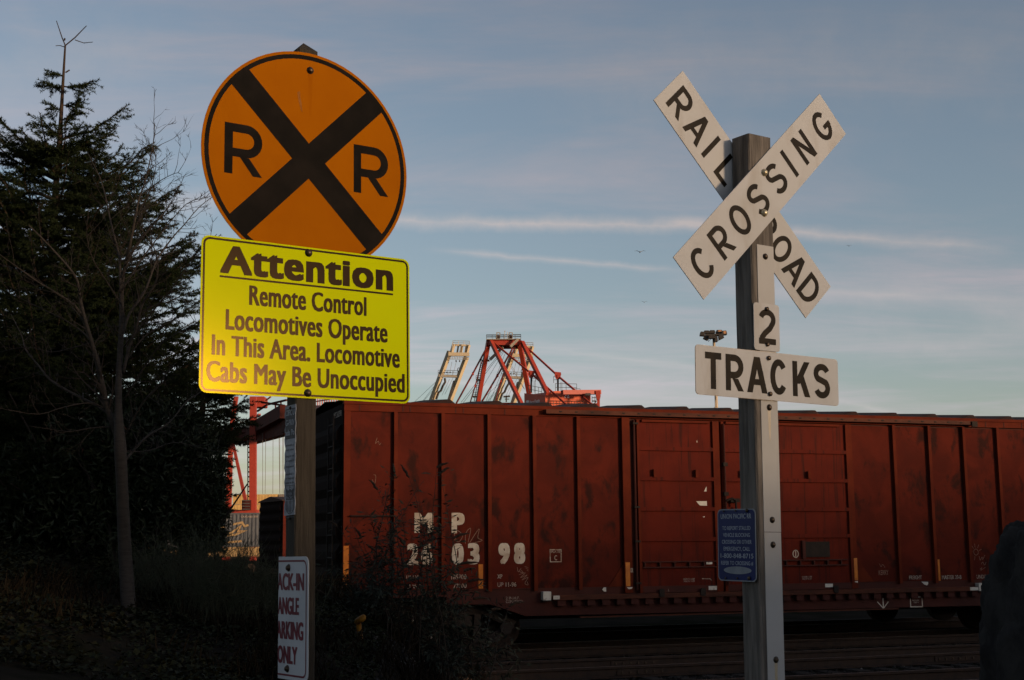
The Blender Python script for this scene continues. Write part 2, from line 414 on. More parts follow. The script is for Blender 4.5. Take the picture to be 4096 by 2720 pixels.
def glyph(mb, fr, ch, x0, x1, y0, y1, t, z):       # uniform-stroke highway lettering drawn in a box
    wd, ht = x1 - x0, y1 - y0; k = [0]

    def S(pts, closed=False, tt=None):
        mb.ribbon(fr, [(x0 + a, y0 + b) for a, b in pts], tt or t, z + k[0] * 8e-5, closed); k[0] += 1

    def diag(xa, ya, xb, yb, hw):
        mb.flat(fr, [(x0 + xa - hw, y0 + ya), (x0 + xa + hw, y0 + ya), (x0 + xb + hw, y0 + yb), (x0 + xb - hw, y0 + yb)], z + k[0] * 8e-5); k[0] += 1
    h = t / 2
    if ch == 'I': S([(wd / 2, 0), (wd / 2, ht)])
    if ch in 'RPDLKTN':
        if ch == 'T': S([(wd / 2, 0), (wd / 2, ht - t)]); S([(0, ht - h), (wd, ht - h)])
        else: S([(h, 0), (h, ht)])
    if ch in 'RP':
        m = ht * .43 if ch == 'R' else ht * .42; r = (ht - h - m) / 2; cx = wd - h - r if wd - h - r > t else t
        S([(t, ht - h)] + arc(cx, m + r, wd - h - cx, r, 90, -90, 12) + [(t, m)])
        if ch == 'R': diag(wd * .53, m - h, wd - t * .56, 0, t * .56)
    if ch == 'D': cx = wd * .42; S([(t, ht - h)] + arc(cx, ht / 2, wd - h - cx, ht / 2 - h, 90, -90, 14) + [(t, h)])
    if ch == 'L': S([(t, h), (wd, h)])
    if ch == 'N': S([(wd - h, 0), (wd - h, ht)]); diag(h * 1.1, ht, wd - h * 1.1, 0, h * 1.1)
    if ch == 'K': diag(t * .9, ht * .36, wd - t * .6, ht, t * .6); diag(wd * .46, ht * .62, wd - t * .58, 0, t * .58)
    if ch == 'A': diag(t * .54, 0, wd / 2 - t * .05, ht, t * .54); diag(wd - t * .54, 0, wd / 2 + t * .05, ht, t * .54); S([(wd * .27, ht * .30), (wd * .73, ht * .30)], tt=t * .9)
    if ch == 'O': S(arc(wd / 2, ht / 2, wd / 2 - h, ht / 2 - h, 0, 360, 28)[:-1], True)
    if ch in 'CG':
        S(arc(wd / 2, ht / 2, wd / 2 - h, ht / 2 - h, 38, 322 if ch == 'C' else 352, 24))
        if ch == 'G': S([(wd * .52, ht * .42), (wd, ht * .42)], tt=t * .9)
    if ch == 'S':
        r1 = (ht - t) * .245; r2 = (ht - t) * .255; rx = wd / 2 - h
        S(arc(wd / 2, ht - h - r1, rx, r1, 20, 225, 14) + arc(wd / 2, h + r2, rx, r2, 52, -160, 14))
    if ch == '2':
        rx = wd / 2 - h; ry = ht * .29 - h
        S(arc(wd / 2, ht - h - ry, rx, ry, 165, -28, 14) + [(wd * .66, ht * .46), (wd * .36, ht * .31), (wd * .19, ht * .19), (h, t * .2)]); S([(0, h), (wd, h)])


def word(mb, fr, chars, y0, y1, t, z):
    for ch, a, b in chars: glyph(mb, fr, ch, a, b, y0, y1, t, z)


def rrect(x0, x1, y0, y1, r, n=5):
    out = []
    for cx, cy, a in ((x1 - r, y1 - r, 0), (x0 + r, y1 - r, 90), (x0 + r, y0 + r, 180), (x1 - r, y0 + r, 270)): out += arc(cx, cy, r, r, a, a + 90, n)
    return out


def ring(mb, fr, outer, inner, z):
    n = len(outer); return mb.add([fr.p(*q, z) for q in outer] + [fr.p(*q, z) for q in inner], [(i, (i + 1) % n, n + (i + 1) % n, n + i) for i in range(n)])


def bolt(fr, x, y, z, r, parent, mat, ht=.006, washer=True):
    m = MB()
    if washer: m.disc(fr, x, y, r * 1.45, z, z + .0025, 14)
    m.disc(fr, x, y, r, z + .002, z + ht, 12, dome=r * .45)
    return obj('bolt', m, mat, parent, True)


# ------------------------------------------------------------------ ground
CO = np.array([-2.8896, 23.3, 0]); CDIR = np.array([.9417, .3365, 0]); CN = np.array([.3365, -.9417, 0])
CAR = Fr(CO, CDIR, UP, CN)                          # boxcar side: s along, z up, out towards the street


def sstep(x, a, b):
    t = np.clip((x - a) / (b - a), 0, 1); return t * t * (3 - 2 * t)


def ground_z(X, Y):
    X, Y = np.asarray(X, float), np.asarray(Y, float)
    perp = (X - CO[0]) * CN[0] + (Y - CO[1]) * CN[1]
    bank = np.clip(-.016 - .2653 * X + .039 * Y, 0, 2.6)
    m = sstep(-X, .2, 1.9) * sstep(perp, .9, 3.4) * sstep(-Y, -60, -40) * sstep(Y, 4, 9)
    lump = .05 * np.sin(X * 2.1 + 1.3 * np.sin(Y * 1.7)) * np.cos(Y * 1.9 + .8 * np.sin(X * 2.7)) + .02 * np.sin(X * 7 + Y * 5) * np.cos(Y * 6.3 - X * 3)
    far = sstep(np.hypot(X, Y), 60, 140)
    return bank * m + lump * (.25 + .75 * m) * (1 - far)


def grid_ground():
    xs = np.concatenate([-np.geomspace(3000, 14, 16), np.arange(-13, 13.01, .25), np.geomspace(14, 3000, 16)])
    ys = np.concatenate([-np.geomspace(3000, 8, 12), np.arange(-7, 34.01, .25), np.geomspace(35, 3000, 18)])
    X, Y = np.meshgrid(xs, ys); Z = ground_z(X, Y)
    v = np.stack([X.ravel(), Y.ravel(), Z.ravel()], 1); nx = len(xs); i = np.arange(len(ys) - 1)[:, None] * nx + np.arange(nx - 1)[None]
    f = np.stack([i, i + 1, i + 1 + nx, i + nx], -1).reshape(-1, 4)
    return v, f


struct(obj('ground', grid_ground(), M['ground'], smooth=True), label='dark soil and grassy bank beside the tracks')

# ------------------------------------------------------------------ tracks
RAIL_PROF = [(-.07, 0), (.07, 0), (.07, .012), (.012, .03), (.010, .125), (.036, .135), (.036, .165), (.028, .17), (-.028, .17), (-.036, .165), (-.036, .135), (-.010, .125), (-.012, .03), (-.07, .012)]
tie_mesh = None
TRK = [(-1.5, 'railway track under the rust red boxcar', -14, 22), (2.45, 'railway track in front of the boxcar, second from the train', -4, 17), (6.45, 'railway track nearest the signs, at the bottom edge', -3, 15)]
for perp, lab, s0, s1 in TRK:
    t = thing('railway_track', lab, 'railway track', CAR.p((s0 + s1) / 2, 0, perp), 'railway tracks')
    for g in (-.7525, .7525):
        f = Fr(CAR.p(s0, .03, perp + g), CN, UP, CDIR)
        rl = obj('rail', MB().prism(f, RAIL_PROF, 0, s1 - s0), M['rail_side'], t)
        obj('rail_head', MB().box(f, -.024, .024, .1702, .1725, 0, s1 - s0), M['rail_head'], rl)
        if perp > 0:
            for js in (s0 + 11.2 + g * 3.5, s0 + 6.5 + g * 2):
                fj = Fr(CAR.p(js, .03, perp + g), CDIR, UP, CN)
                jb = obj('joint_bar', MB().box(fj, -.42, .42, .035, .122, .012, .03, .01), M['rail_side'], rl)
                for q in range(6): obj('joint_bolt', MB().disc(fj, -.34 + q * .136, .08, .018, .03, .05, 8), M['bolt'], rl)
    if tie_mesh is None:
        tie_mesh = bpy.data.meshes.new('tie'); mb = MB().box(Fr((0, 0, 0), CDIR, CN, UP), -.11, .11, -1.3, 1.3, -.17, 0, .015)
        tie_mesh.from_pydata(mb.v, [], mb.f); tie_mesh.materials.append(M['tie'])
    s = max(s0, -3) + .3
    while s < min(s1, 16):
        o = obj('tie', None, None, t, mesh=tie_mesh); o.location = Vector(CAR.p(s + rng.normal(0, .02), .024 + rng.normal(0, .006), perp)) - t.location
        o.rotation_euler = (0, 0, rng.normal(0, .012)); s += .52

# ------------------------------------------------------------------ unseen blocks added outside the frame to throw the evening shade
wb = Vector((sdir.x, sdir.y, 0)).normalized(); wx = np.array([-wb.y, wb.x, 0]); wz = np.array([wb.x, wb.y, 0])
for WD, xa, xb, WH, lab in ((120, -70, 60, 15.6, 'long distant grey warehouse behind the camera'), (8, 7.7, 13.5, 6.6, 'small tall grey shed beside the street, right of the camera'), (37, 15.6, 75, 8.15, 'low grey warehouse across the street, behind the camera')):
    wf = Fr(np.array([wb.x, wb.y, 0]) * WD, wx, UP, wz)
    t = thing('warehouse', lab, 'warehouse', wf.p((xa + xb) / 2, 0, 9))
    dp = 18 if WD > 10 else 6
    obj('wall', MB().box(wf, xa, xb, 0, WH - .5, 0, dp), M['blocker_wall'], t)
    obj('roof', MB().prism(Fr(wf.o, wz, UP, -wx), [(-.4, WH - .5), (dp + .4, WH - .5), (dp + .4, WH - .4), (dp / 2, WH + .3), (-.4, WH)], -xb - .2, -xa + .2), M['blocker_roof'], t)
    for k in range(max(1, int((xb - xa) / 9.5))): obj('door', MB().box(wf, xa + 2 + k * 9.5, xa + 6 + k * 9.5, 0, 3.6, -.06, 0), M['blocker_roof'], t)

wf = Fr(np.array([wb.x, wb.y, 0]) * 12, wx, UP, wz)
t = thing('shade_wall', 'grey concrete street wall behind the camera', 'wall', wf.o)  # added out of view, keeps low sun off the lower posts
for k in range(8): obj('wall_panel', MB().box(wf, -16 + k * 2.9, -13.12 + k * 2.9, 0, 3.85, 0, .18), M['blocker_wall'], t)
obj('coping', MB().box(wf, -16.1, 7.25, 3.852, 3.94, -.05, .23), M['blocker_roof'], t)

# ------------------------------------------------------------------ boxcar
CL = 17.6
car = thing('boxcar', 'rust red boxcar with two sliding doors and white lettering beside the tracks', 'boxcar', CAR.p(CL / 2, .2, -1.5))
C = CAR


def cbox(name, s0, s1, z0, z1, o0, o1, mat, parent=None, bev=0., label=None):
    return obj(name, MB().box(C, s0, s1, z0, z1, o0, o1, bev), M[mat], parent or car, label=label)


cbox('body', .02, CL - .02, 1.2, 4.46, -2.97, -.03, 'car_frame')
edges = [0.0] + [.865 + .853 * k for k in range(5)] + [5.17]
rib_s = edges[1:6]
for k in range(6):
    a = edges[k] + (.066 if k else .11); b = edges[k + 1]
    pn = cbox('side_panel', a + .004, b - .004, 1.312, 4.366, -.028, -.001 + .003 * math.sin(k * 2.1), 'car_red')
    for q in (.02,):
        cbox('panel_seam', b - .03, b - .022, 1.33, 4.35, 0., .004, 'car_frame', pn)
rib_r = [11.03 + .835 * k for k in range(8)]
for k, r in enumerate(rib_r):
    a = 9.99 if k == 0 else rib_r[k - 1] + .066
    pn = cbox('side_panel', a + .004, r - .004, 1.312, 4.34, -.028, -.001 + .003 * math.sin(k * 1.7 + 1), 'car_red')
    cbox('panel_seam', r - .03, r - .022, 1.33, 4.33, 0., .004, 'car_frame', pn)
cbox('side_panel', rib_r[-1] + .07, CL - .02, 1.312, 4.34, -.028, -.002, 'car_red')
for r in rib_s + rib_r: cbox('rib', r, r + .066, 1.27, 4.368, -.02, .072, 'car_rib', bev=.006)
cbox('corner_post', -.004, .108, 1.2, 4.37, -.03, .022, 'car_rib', bev=.006)
cbox('door_post', 5.172, 5.325, 1.2, 4.38, -.02, .075, 'car_rib', bev=.006)
cbox('door_post', 9.985, 10.11, 1.2, 4.36, -.02, .03, 'car_rib', bev=.006)
# eave
sp = cbox('side_plate', -.01, CL + .01, 4.37, 4.484, -.03, .035, 'car_rib')
ev = cbox('eave_rail', -.02, CL + .02, 4.486, 4.545, -.05, .06, 'car_rib')
for q in (.25, 1.02, 1.15, 1.98, 2.12, 2.9, 13.3, 13.75, 14.2): cbox('plate_seam', q, q + .018, 4.375, 4.48, .035, .041, 'car_frame', sp)
# roof: low gable with raised panels
mb = MB(); prof = lambda k, q: 0
xs = []; s = -.05
peaks = [.96 + .93 * k for k in range(19)]
secs = [(-.03, 0.)]
for p in peaks:
    if p + .12 > CL: break
    secs += [(p - .55, .0), (p - .30, .04), (p - .04, .085), (p + .02, .083), (p + .11, .008)]
secs.append((CL + .03, 0.))
vs = []; rows = [(.05, 4.546, 0.), (-.03, 4.55, .9), (-.5, 4.585, 1.), (-1.5, 4.68, 1.), (-2.5, 4.585, 1.), (-2.9, 4.552, .7), (-3.05, 4.546, 0.)]
for s, bz in secs:
    for o_, z_, kk in rows: vs.append(C.p(s, z_ + bz * kk, o_))
n = len(rows)
rf = obj('roof', MB().add(vs, [(i * n + j, (i + 1) * n + j, (i + 1) * n + j + 1, i * n + j + 1) for i in range(len(secs) - 1) for j in range(n - 1)]), M['car_roof'], car)
# door tracks
tr = cbox('upper_door_track', 3.65, 12.95, 4.402, 4.478, .036, .17, 'car_grime', bev=.006)
for s in np.arange(3.9, 12.9, .31): cbox('track_bracket', s, s + .05, 4.428, 4.452, .17, .178, 'car_dark', tr)
cbox('track_stop', 12.85, 12.98, 4.36, 4.47, .17, .2, 'car_dark', tr)
lt = cbox('lower_door_track', 3.75, 12.82, 1.10, 1.185, .0, .13, 'car_grime', bev=.006)
for s in np.arange(3.85, 12.75, .285): cbox('track_bracket', s, s + .15, .995, 1.098, .0, .10, 'car_frame', lt)
# sill
obj('side_sill', MB().prism(C, [(0.0, 1.31), (0.0, 1.19), (1.83, 1.19), (1.83, 1.063), (2.64, 1.045), (3.28, .832), (14.3, .80), (14.95, 1.04), (CL, 1.06), (CL, 1.31)], -.04, -.004), M['car_frame'], car)
obj('sill_lip', MB().box(C, 4.3, 11.0, .775, .80, -.05, .03), M['car_grime'], car)
cbox('centre_sill', .3, CL - .3, .72, 1.2, -1.9, -1.1, 'car_dark')
for s in np.arange(3.6, 14, 1.1): cbox('cross_bearer', s, s + .12, .85, 1.2, -2.9, -.1, 'car_dark')
obj('sill_gusset', MB().prism(C, [(4.873, 1.312), (5.17, 1.312), (5.17, 1.70)], 0.0, .012), M['car_rib'], car)
obj('sill_gusset', MB().prism(C, [(10.11, 1.85), (10.11, 1.312), (10.48, 1.312), (10.20, 1.66)], 0.0, .012), M['car_rib'], car)
cbox('lower_flange', 2.0, 3.5, 1.30, 1.315, 0, .02, 'car_frame')
# doors
for da, db, rails in ((5.46, 7.155, [3.775, 3.222, 2.668, 2.115]), (7.20, 9.985, [3.77, 3.216, 2.666, 2.164])):
    door = cbox('door', da, db, 1.19, 4.35, .0, .055, 'car_door')
    cbox('stile', da, da + .055, 1.19, 4.34, .056, .095, 'car_rib', door, .004)
    cbox('stile', db - (.135 if db < 8 else .06), db, 1.19, 4.345, .056, .10, 'car_rib', door, .004)
    for z in rails: cbox('door_rail', da + .056, db - .136 if db < 8 else db - .061, z, z + .07, .056, .098, 'car_door', door, .006)
    cbox('top_rail', da + .1, db - .2, 4.30, 4.345, .056, .11, 'car_rib', door)
    cbox('ledge', da + .06, db - .14, 1.735, 1.755, .056, .12, 'car_frame', door)
    cbox('ledge', da + .06, db - .14, 1.635, 1.655, .056, .12, 'car_frame', door)
    for s in np.arange(da + .09, db - .2, .3): cbox('ledge_divider', s, s + .025, 1.656, 1.734, .056, .115, 'car_frame', door)
    cbox('bottom_rail', da + .06, db - .02, 1.192, 1.31, .056, .09, 'car_frame', door, .006)
    for s in (da + .36, db - .5): cbox('roller', s, s + .10, 1.12, 1.26, .13, .155, 'car_dark', door, .015)
    for s in ((5.77, 6.63) if db < 8 else (7.6, 9.04)): cbox('door_stop', s, s + .055, 3.285, 3.43, .056, .13, 'car_rib', door, .008)
    for z in (3.9, 3.4, 2.85, 2.3):
        pass
d2 = [o for o in car.children if o.name.startswith('door') and not o.name.startswith('door_')][-1]
cbox('placard_board', 8.93, 9.47, 1.80, 2.09, .056, .085, 'car_dark', d2)
cbox('placard_frame', 8.86, 8.925, 1.77, 2.11, .056, .11, 'car_frame', d2)
# lock gear on the meeting stiles
lock = obj('lock_rod', MB().tube([C.p(7.24, 1.3, .13), C.p(7.24, 4.3, .13)], .018, 6), M['car_frame'], car)
for z in (1.6, 2.2, 2.95, 3.5): cbox('rod_guide', 7.2, 7.29, z, z + .07, .10, .16, 'car_dark', lock)
obj('lock_handle', MB().tube([C.p(7.24, 2.86, .15), C.p(7.36, 2.90, .17), C.p(7.43, 2.86, .17), C.p(7.43, 2.58, .17), C.p(7.49, 2.54, .17)], .022, 6), M['car_dark'], car)
cbox('latch', 7.33, 7.52, 2.83, 2.90, .1, .16, 'car_dark')
obj('lock_rod', MB().tube([C.p(5.40, 1.25, .10), C.p(5.40, 4.32, .10)], .02, 6), M['car_frame'], car)
for z in (1.35, 2.10, 2.72, 4.25): cbox('rod_guide', 5.365, 5.47, z, z + .035, .075, .14, 'car_dark')
# hardware, tapes, stickers
obj('grab_iron', MB().tube([C.p(.108, 2.576, .02), C.p(.108, 2.576, .09), C.p(.90, 2.576, .09), C.p(.90, 2.576, .02)], .011, 6), M['car_dark'], car)
obj('grab_iron', MB().tube([C.p(.108, 1.6, .02), C.p(.108, 1.6, .09), C.p(.80, 1.6, .09), C.p(.80, 1.6, .02)], .011, 6), M['car_dark'], car)
for a, b, z0, z1 in ((.004, .094, 1.25, 2.075), (2.411, 2.492, 1.322, 1.74), (5.188, 5.274, 1.318, 1.742), (10.03, 10.106, 1.348, 1.77), (11.967 - .02, 12.026, 1.308, 1.723), (7.225, 7.30, 1.22, 1.30)):
    off = .0228 if a < .1 else (.0758 if 5 < a < 6 else (.0308 if 10 < a < 10.1 else (.075 if a > 7 and a < 8 else .003)))
    cbox('reflective_tape', a, b, z0, z1, off, off + .0015, 'amber_tape')
for a, b, z0, z1, off in ((3.755, 3.877, 1.112, 1.178, .1308), (12.62, 12.815, 1.112, 1.174, .1308), (6.847, 7.015, 1.222, 1.292, .0912), (9.331, 9.50, 1.228, 1.294, .0912), (6.80, 6.92, 1.69, 1.73, .1205)):
    cbox('white_sticker', a, b, z0, z1, off, off + .0015, 'white_tape')
for s in (3.57, 12.84):
    h_ = cbox('jacking_pad', s, s + .15, 1.10, 1.25, .0, .12, 'white_tape', bev=.008)
    cbox('pad_shelf', s - .01, s + .165, 1.08, 1.098, .0, .14, 'car_dark', h_)
for poly, off in (([(4.745, 1.265), (4.78, 1.302), (4.823, 1.302), (4.823, 1.227), (4.78, 1.23)], .0135), ([(6.66, 2.85), (6.88, 2.852), (6.884, 2.765), (6.74, 2.77), (6.70, 2.80)], .0565), ([(6.884, 3.125), (6.88, 3.03), (6.826, 3.03)], .0565),
                  ([(11.571, 1.297), (11.729, 1.29), (11.73, 1.25), (11.70, 1.222), (11.64, 1.24)], .003), ([(6.78, 2.56), (6.83, 2.575), (6.82, 2.55)], .0565), ([(5.2, 1.30), (5.32, 1.30), (5.30, 1.27), (5.24, 1.265)], .0765), ([(6.70, 3.95), (6.715, 3.99), (6.72, 3.94)], .0565), ([(10.0, 1.32), (10.1, 1.335), (10.1, 1.30)], .0315)):
    obj('torn_label', MB().flat(C, poly, off), M['white_tape'], car)
# lettering
L0 = .0035
letters('lettering', M['stencil'], car, C, [('M', 1.25, 1.585, 2.30, 2.62), ('P', 1.92, 2.16, 2.29, 2.62), ('2', 1.12, 1.33, 1.756, 2.088), ('6', 1.37, 1.585, 1.756, 2.088), ('0', 1.922, 2.142, 1.756, 2.088), ('3', 2.212, 2.43, 1.756, 2.088), ('9', 2.78, 2.995, 1.756, 2.088), ('8', 3.07, 3.281, 1.756, 2.088)], L0, .06)
letters('lettering', M['stencil_faded'], car, C, [('LD LMT', 1.11, 1.36, 1.49, 1.565), ('LT WT', 1.11, 1.36, 1.34, 1.41), ('185700', 1.912, 2.19, 1.487, 1.567), ('77300', 1.949, 2.19, 1.339, 1.41), ('XP', 2.757, 2.85, 1.49, 1.56), ('UP 11-96', 2.757, 3.109, 1.345, 1.42), ('FREIGHT', 11.295, 11.588, 1.344, 1.416), ('MASTER 20-B', 12.06, 12.525, 1.336, 1.41), ('UNDERFRAME', 12.888, 13.40, 1.337, 1.408),
    ('PLATE', 3.775, 3.945, 1.925, 1.965), ('C', 3.835, 3.885, 1.795, 1.88)], L0, .02)
letters('lettering', M['stencil_faded'], car, C, [('OR', 5.28, 5.335, 1.562, 1.639)], .0765, .02)
letters('lettering', M['stencil_faded'], car, C, [('DOORS LUBE', 6.353, 6.587, 1.412, 1.441), ('RELW 9-09', 6.36, 6.58, 1.372, 1.40), ('DOORS LUBE', 8.854, 9.07, 1.415, 1.444), ('RELW 9-09', 8.86, 9.06, 1.377, 1.405)], .0565, .01)
letters('lettering', M['stencil_faded'], car, C, [('2 IN.H.F.', 2.915, 3.17, 1.125, 1.172), ('COMP SHOES', 2.915, 3.231, 1.065, 1.11)], -.0025, .01)
letters('lettering', M['stencil_faded'], car, C, [('L', 6.02, 6.045, 1.215, 1.255)], .0915)
obj('chalk_mark', MB().ribbon(C, [(6.735, 1.428), (6.90, 1.424), (6.93, 1.395)], .014, .0566), M['stencil_faded'], car)
sq = lambda a, b, z0, z1: [(a, z0), (b, z0), (b, z1), (a, z1)]
obj('painted_frame', MB().ribbon(C, sq(3.755, 3.965, 1.768, 1.98), .016, L0, True), M['stencil_faded'], car)
zz = -.0025
obj('painted_frame', MB().ribbon(C, sq(11.30, 11.572, .815, 1.0), .02, zz, True), M['stencil'], car)
letters('lettering', M['stencil'], car, C, [('PRESSURE', 11.345, 11.50, .925, .95), ('TAP V', 11.37, 11.49, .885, .912)], zz)
obj('painted_arrow', MB().ribbon(C, [(10.672, 1.0), (10.672, .80)], .024, zz).ribbon(C, [(10.54, .93), (10.672, .80), (10.79, .925)], .018, zz + .0002), M['stencil'], car)
obj('painted_emblem', MB().ribbon(C, arc(8.735, 1.863, .058, .068, 0, 360, 24)[:-1], .017, .0566, True).ribbon(C, [(8.735, 1.81), (8.735, 1.915)], .022, .0566), M['stencil'], car)
mb = MB()


def squiggle(pts, t=.009, z=L0, n=5):
    pts = np.array(pts, float); out = []
    for i in range(len(pts) - 1):
        p0, p1, p2, p3 = pts[max(i - 1, 0)], pts[i], pts[i + 1], pts[min(i + 2, len(pts) - 1)]
        for u in np.linspace(0, 1, n, endpoint=False): out.append(.5 * ((2 * p1) + (-p0 + p2) * u + (2 * p0 - 5 * p1 + 4 * p2 - p3) * u * u + (-p0 + 3 * p1 - 3 * p2 + p3) * u ** 3))
    out.append(pts[-1]); obj('chalk_mark', MB().ribbon(C, out, t, z), M['chalk'], car)


squiggle([(1.97, 2.17), (2.05, 2.13), (2.12, 2.24), (2.02, 2.33), (1.97, 2.27), (2.0, 2.17)]); squiggle([(2.17, 2.10), (2.18, 2.28), (2.27, 2.36), (2.22, 2.12)]); squiggle([(2.24, 2.1), (2.42, 2.35), (2.40, 2.2), (2.48, 2.15), (2.26, 2.1)])
squiggle([(3.13, 1.68), (3.15, 1.60), (3.2, 1.66), (3.17, 1.61), (3.24, 1.58), (3.2, 1.63)]); squiggle([(3.16, 1.55), (3.28, 1.58), (3.19, 1.50), (3.31, 1.54), (3.22, 1.46), (3.33, 1.50), (3.27, 1.40), (3.33, 1.37), (3.31, 1.43)], .008)
for k in range(3): squiggle([(3.27 + .02 * k, 1.69 - .03 * k), (3.34, 1.67 - .03 * k)], .006)
sc_ = (13.0 - .09, 1.86)
squiggle([(sc_[0] + .055 * math.cos(a), sc_[1] + .06 * math.sin(a)) for a in np.linspace(0, 6.6, 12)], .008)
for a in (100, 60, 130, 170, 20, 250): squiggle([(sc_[0] + .085 * math.cos(R_(a)), sc_[1] + .09 * math.sin(R_(a))), (sc_[0] + .15 * math.cos(R_(a)), sc_[1] + .17 * math.sin(R_(a)))], .007)
squiggle([(12.98, 1.78), (13.0, 1.70), (13.05, 1.76), (13.06, 1.71), (13.12, 1.80)], .008); squiggle([(13.02, 1.62), (13.06, 1.66), (13.1, 1.6), (13.14, 1.66)], .007); squiggle([(12.98, 1.52), (13.03, 1.55), (13.0, 1.50), (13.12, 1.56)], .007)
squiggle([(10.62, 1.66), (10.66, 1.60), (10.7, 1.64), (10.75, 1.58)], .006); letters('chalk_mark', M['chalk'], car, C, [('KERRY', 10.60, 10.82, 1.44, 1.53)], L0)
squiggle([(.58, 3.92), (.55, 3.82), (.60, 3.86), (.62, 3.80), (.65, 3.83)], .006); squiggle([(.50, 3.2), (.54, 3.12), (.56, 3.26), (.52, 3.28)], .006)
# the corrugated end
EF = Fr(C.p(0, 0, 0), -CN, UP, -CDIR)               # along the end (away), up, out to the left
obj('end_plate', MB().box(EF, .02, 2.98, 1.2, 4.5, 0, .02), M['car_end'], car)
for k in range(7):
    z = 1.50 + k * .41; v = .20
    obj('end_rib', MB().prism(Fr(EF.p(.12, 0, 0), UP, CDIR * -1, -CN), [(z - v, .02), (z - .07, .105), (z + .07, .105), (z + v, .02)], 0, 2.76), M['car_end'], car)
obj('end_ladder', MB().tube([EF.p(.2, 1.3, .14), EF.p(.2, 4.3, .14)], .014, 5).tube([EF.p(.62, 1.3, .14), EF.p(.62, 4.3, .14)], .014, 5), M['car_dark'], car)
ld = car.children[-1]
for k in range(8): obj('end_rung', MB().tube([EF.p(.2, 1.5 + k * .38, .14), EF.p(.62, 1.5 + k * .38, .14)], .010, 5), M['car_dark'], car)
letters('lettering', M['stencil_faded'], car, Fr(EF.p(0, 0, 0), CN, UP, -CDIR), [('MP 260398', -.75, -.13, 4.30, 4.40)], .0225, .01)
obj('coupler', MB().box(EF, 1.3, 1.7, .75, 1.05, 0, .75, .05), M['car_dark'], car)
# trucks
for cs in (2.12, CL - 2.12):
    for o_ in (-.42, -2.58):
        sf = Fr(C.p(cs, 0, o_), CDIR, UP, CN)
        side = MB(); T0, T1 = -.05, .05
        outer = [(-1.1, .52), (-1.1, .72), (-.86, .80), (-.55, .98), (.55, .98), (.86, .80), (1.1, .72), (1.1, .52), (.78, .52), (.42, .30), (-.42, .30), (-.78, .52)]
        # frame built of bars round its openings
        for p_, q_, w_ in (((-1.08, .66), (-.52, .93), .15), ((-.56, .93), (.56, .93), .13), ((.52, .93), (1.08, .66), .15), ((-.95, .60), (-.40, .30), .15), ((-.44, .31), (.44, .31), .12), ((.40, .30), (.95, .60), .15), ((-.36, .30), (-.40, .93), .12), ((.36, .30), (.40, .93), .12)):
            side.beam(sf.p(*p_), sf.p(*q_), .11, w_)
        fo = obj('truck_frame', side, M['steel_dark'], car)
        for bs in (-1.0, 1.0): obj('bearing_cap', MB().disc(sf, bs * .90, .62, .11, .04, .13, 14), M['steel_dark'], fo)
        for k in (-.2, -.02, .16):
            pts = [sf.p(k + .06 * math.cos(a), .36 + a / (2 * math.pi) * .047, .06 * math.sin(a)) for a in np.linspace(0, 2 * math.pi * 6, 73)]
            obj('spring', MB().tube(pts, .014, 5), M['steel_dark'], fo)
        obj('bolster', MB().box(sf, -.28, .28, .66, .84, -.2, .08, .02), M['steel_dark'], fo)
    for bs in (-.9, .9):
        ax = None
        for o_ in (-.79, -2.21):
            wfm = Fr(C.p(cs + bs, .62, o_), CDIR, UP, CN); mb = MB()
            rp = [(.42, -.07), (.42, .045), (.37, .055), (.345, .02), (.16, .0), (.13, .06), (.0, .06)]
            n = 32; vs = [wfm.p(r * math.cos(2 * math.pi * i / n), r * math.sin(2 * math.pi * i / n), z) for r, z in rp for i in range(n)]
            vs2 = [wfm.p(.45 * math.cos(2 * math.pi * i / n), .45 * math.sin(2 * math.pi * i / n), -.1) for i in range(n)]
            mb.add(vs, [(a * n + i, a * n + (i + 1) % n, (a + 1) * n + (i + 1) % n, (a + 1) * n + i) for a in range(len(rp) - 1) for i in range(n)])
            mb.disc(wfm, 0, 0, .45, -.11, -.075, 32)
            obj('wheel', mb, M['rail_side'], car, True)
        obj('axle', MB().tube([C.p(cs + bs, .62, -.7), C.p(cs + bs, .62, -2.3)], .08, 10), M['steel_dark'], car)

gd_ = thing('gap_darkener', 'low black gondola wagon glimpsed in the gap under the red boxcar', 'railcar', C.p(8, .2, -6.0))  # added wagon shape that blacks out the gap below the boxcar
obj('body', MB().box(C, .8, 17.2, .95, 2.3, -7.5, -4.5), M['car_dark'], gd_)
for k in range(13): obj('rib', MB().box(C, 1.2 + k * 1.25, 1.32 + k * 1.25, .95, 2.3, -4.498, -4.4), M['car_dark'], gd_)
obj('side_sill', MB().box(C, .8, 17.2, .55, .948, -5.2, -4.6), M['car_dark'], gd_)
for s_ in (2.0, 3.7, 14.3, 16.0): obj('wheel', MB().disc(Fr(C.p(s_, .62, -5.3), CDIR, UP, CN), 0, 0, .42, -.1, .06, 24), M['car_dark'], gd_)
gt_ = thing('railway_track', 'railway track just behind the red boxcar', 'railway track', C.p(8, 0, -6.0), 'railway tracks')
for g in (-.7525, .7525): obj('rail', MB().prism(Fr(C.p(-2, .03, -6.0 + g), CN, UP, CDIR), RAIL_PROF, 0, 24), M['rail_side'], gt_)

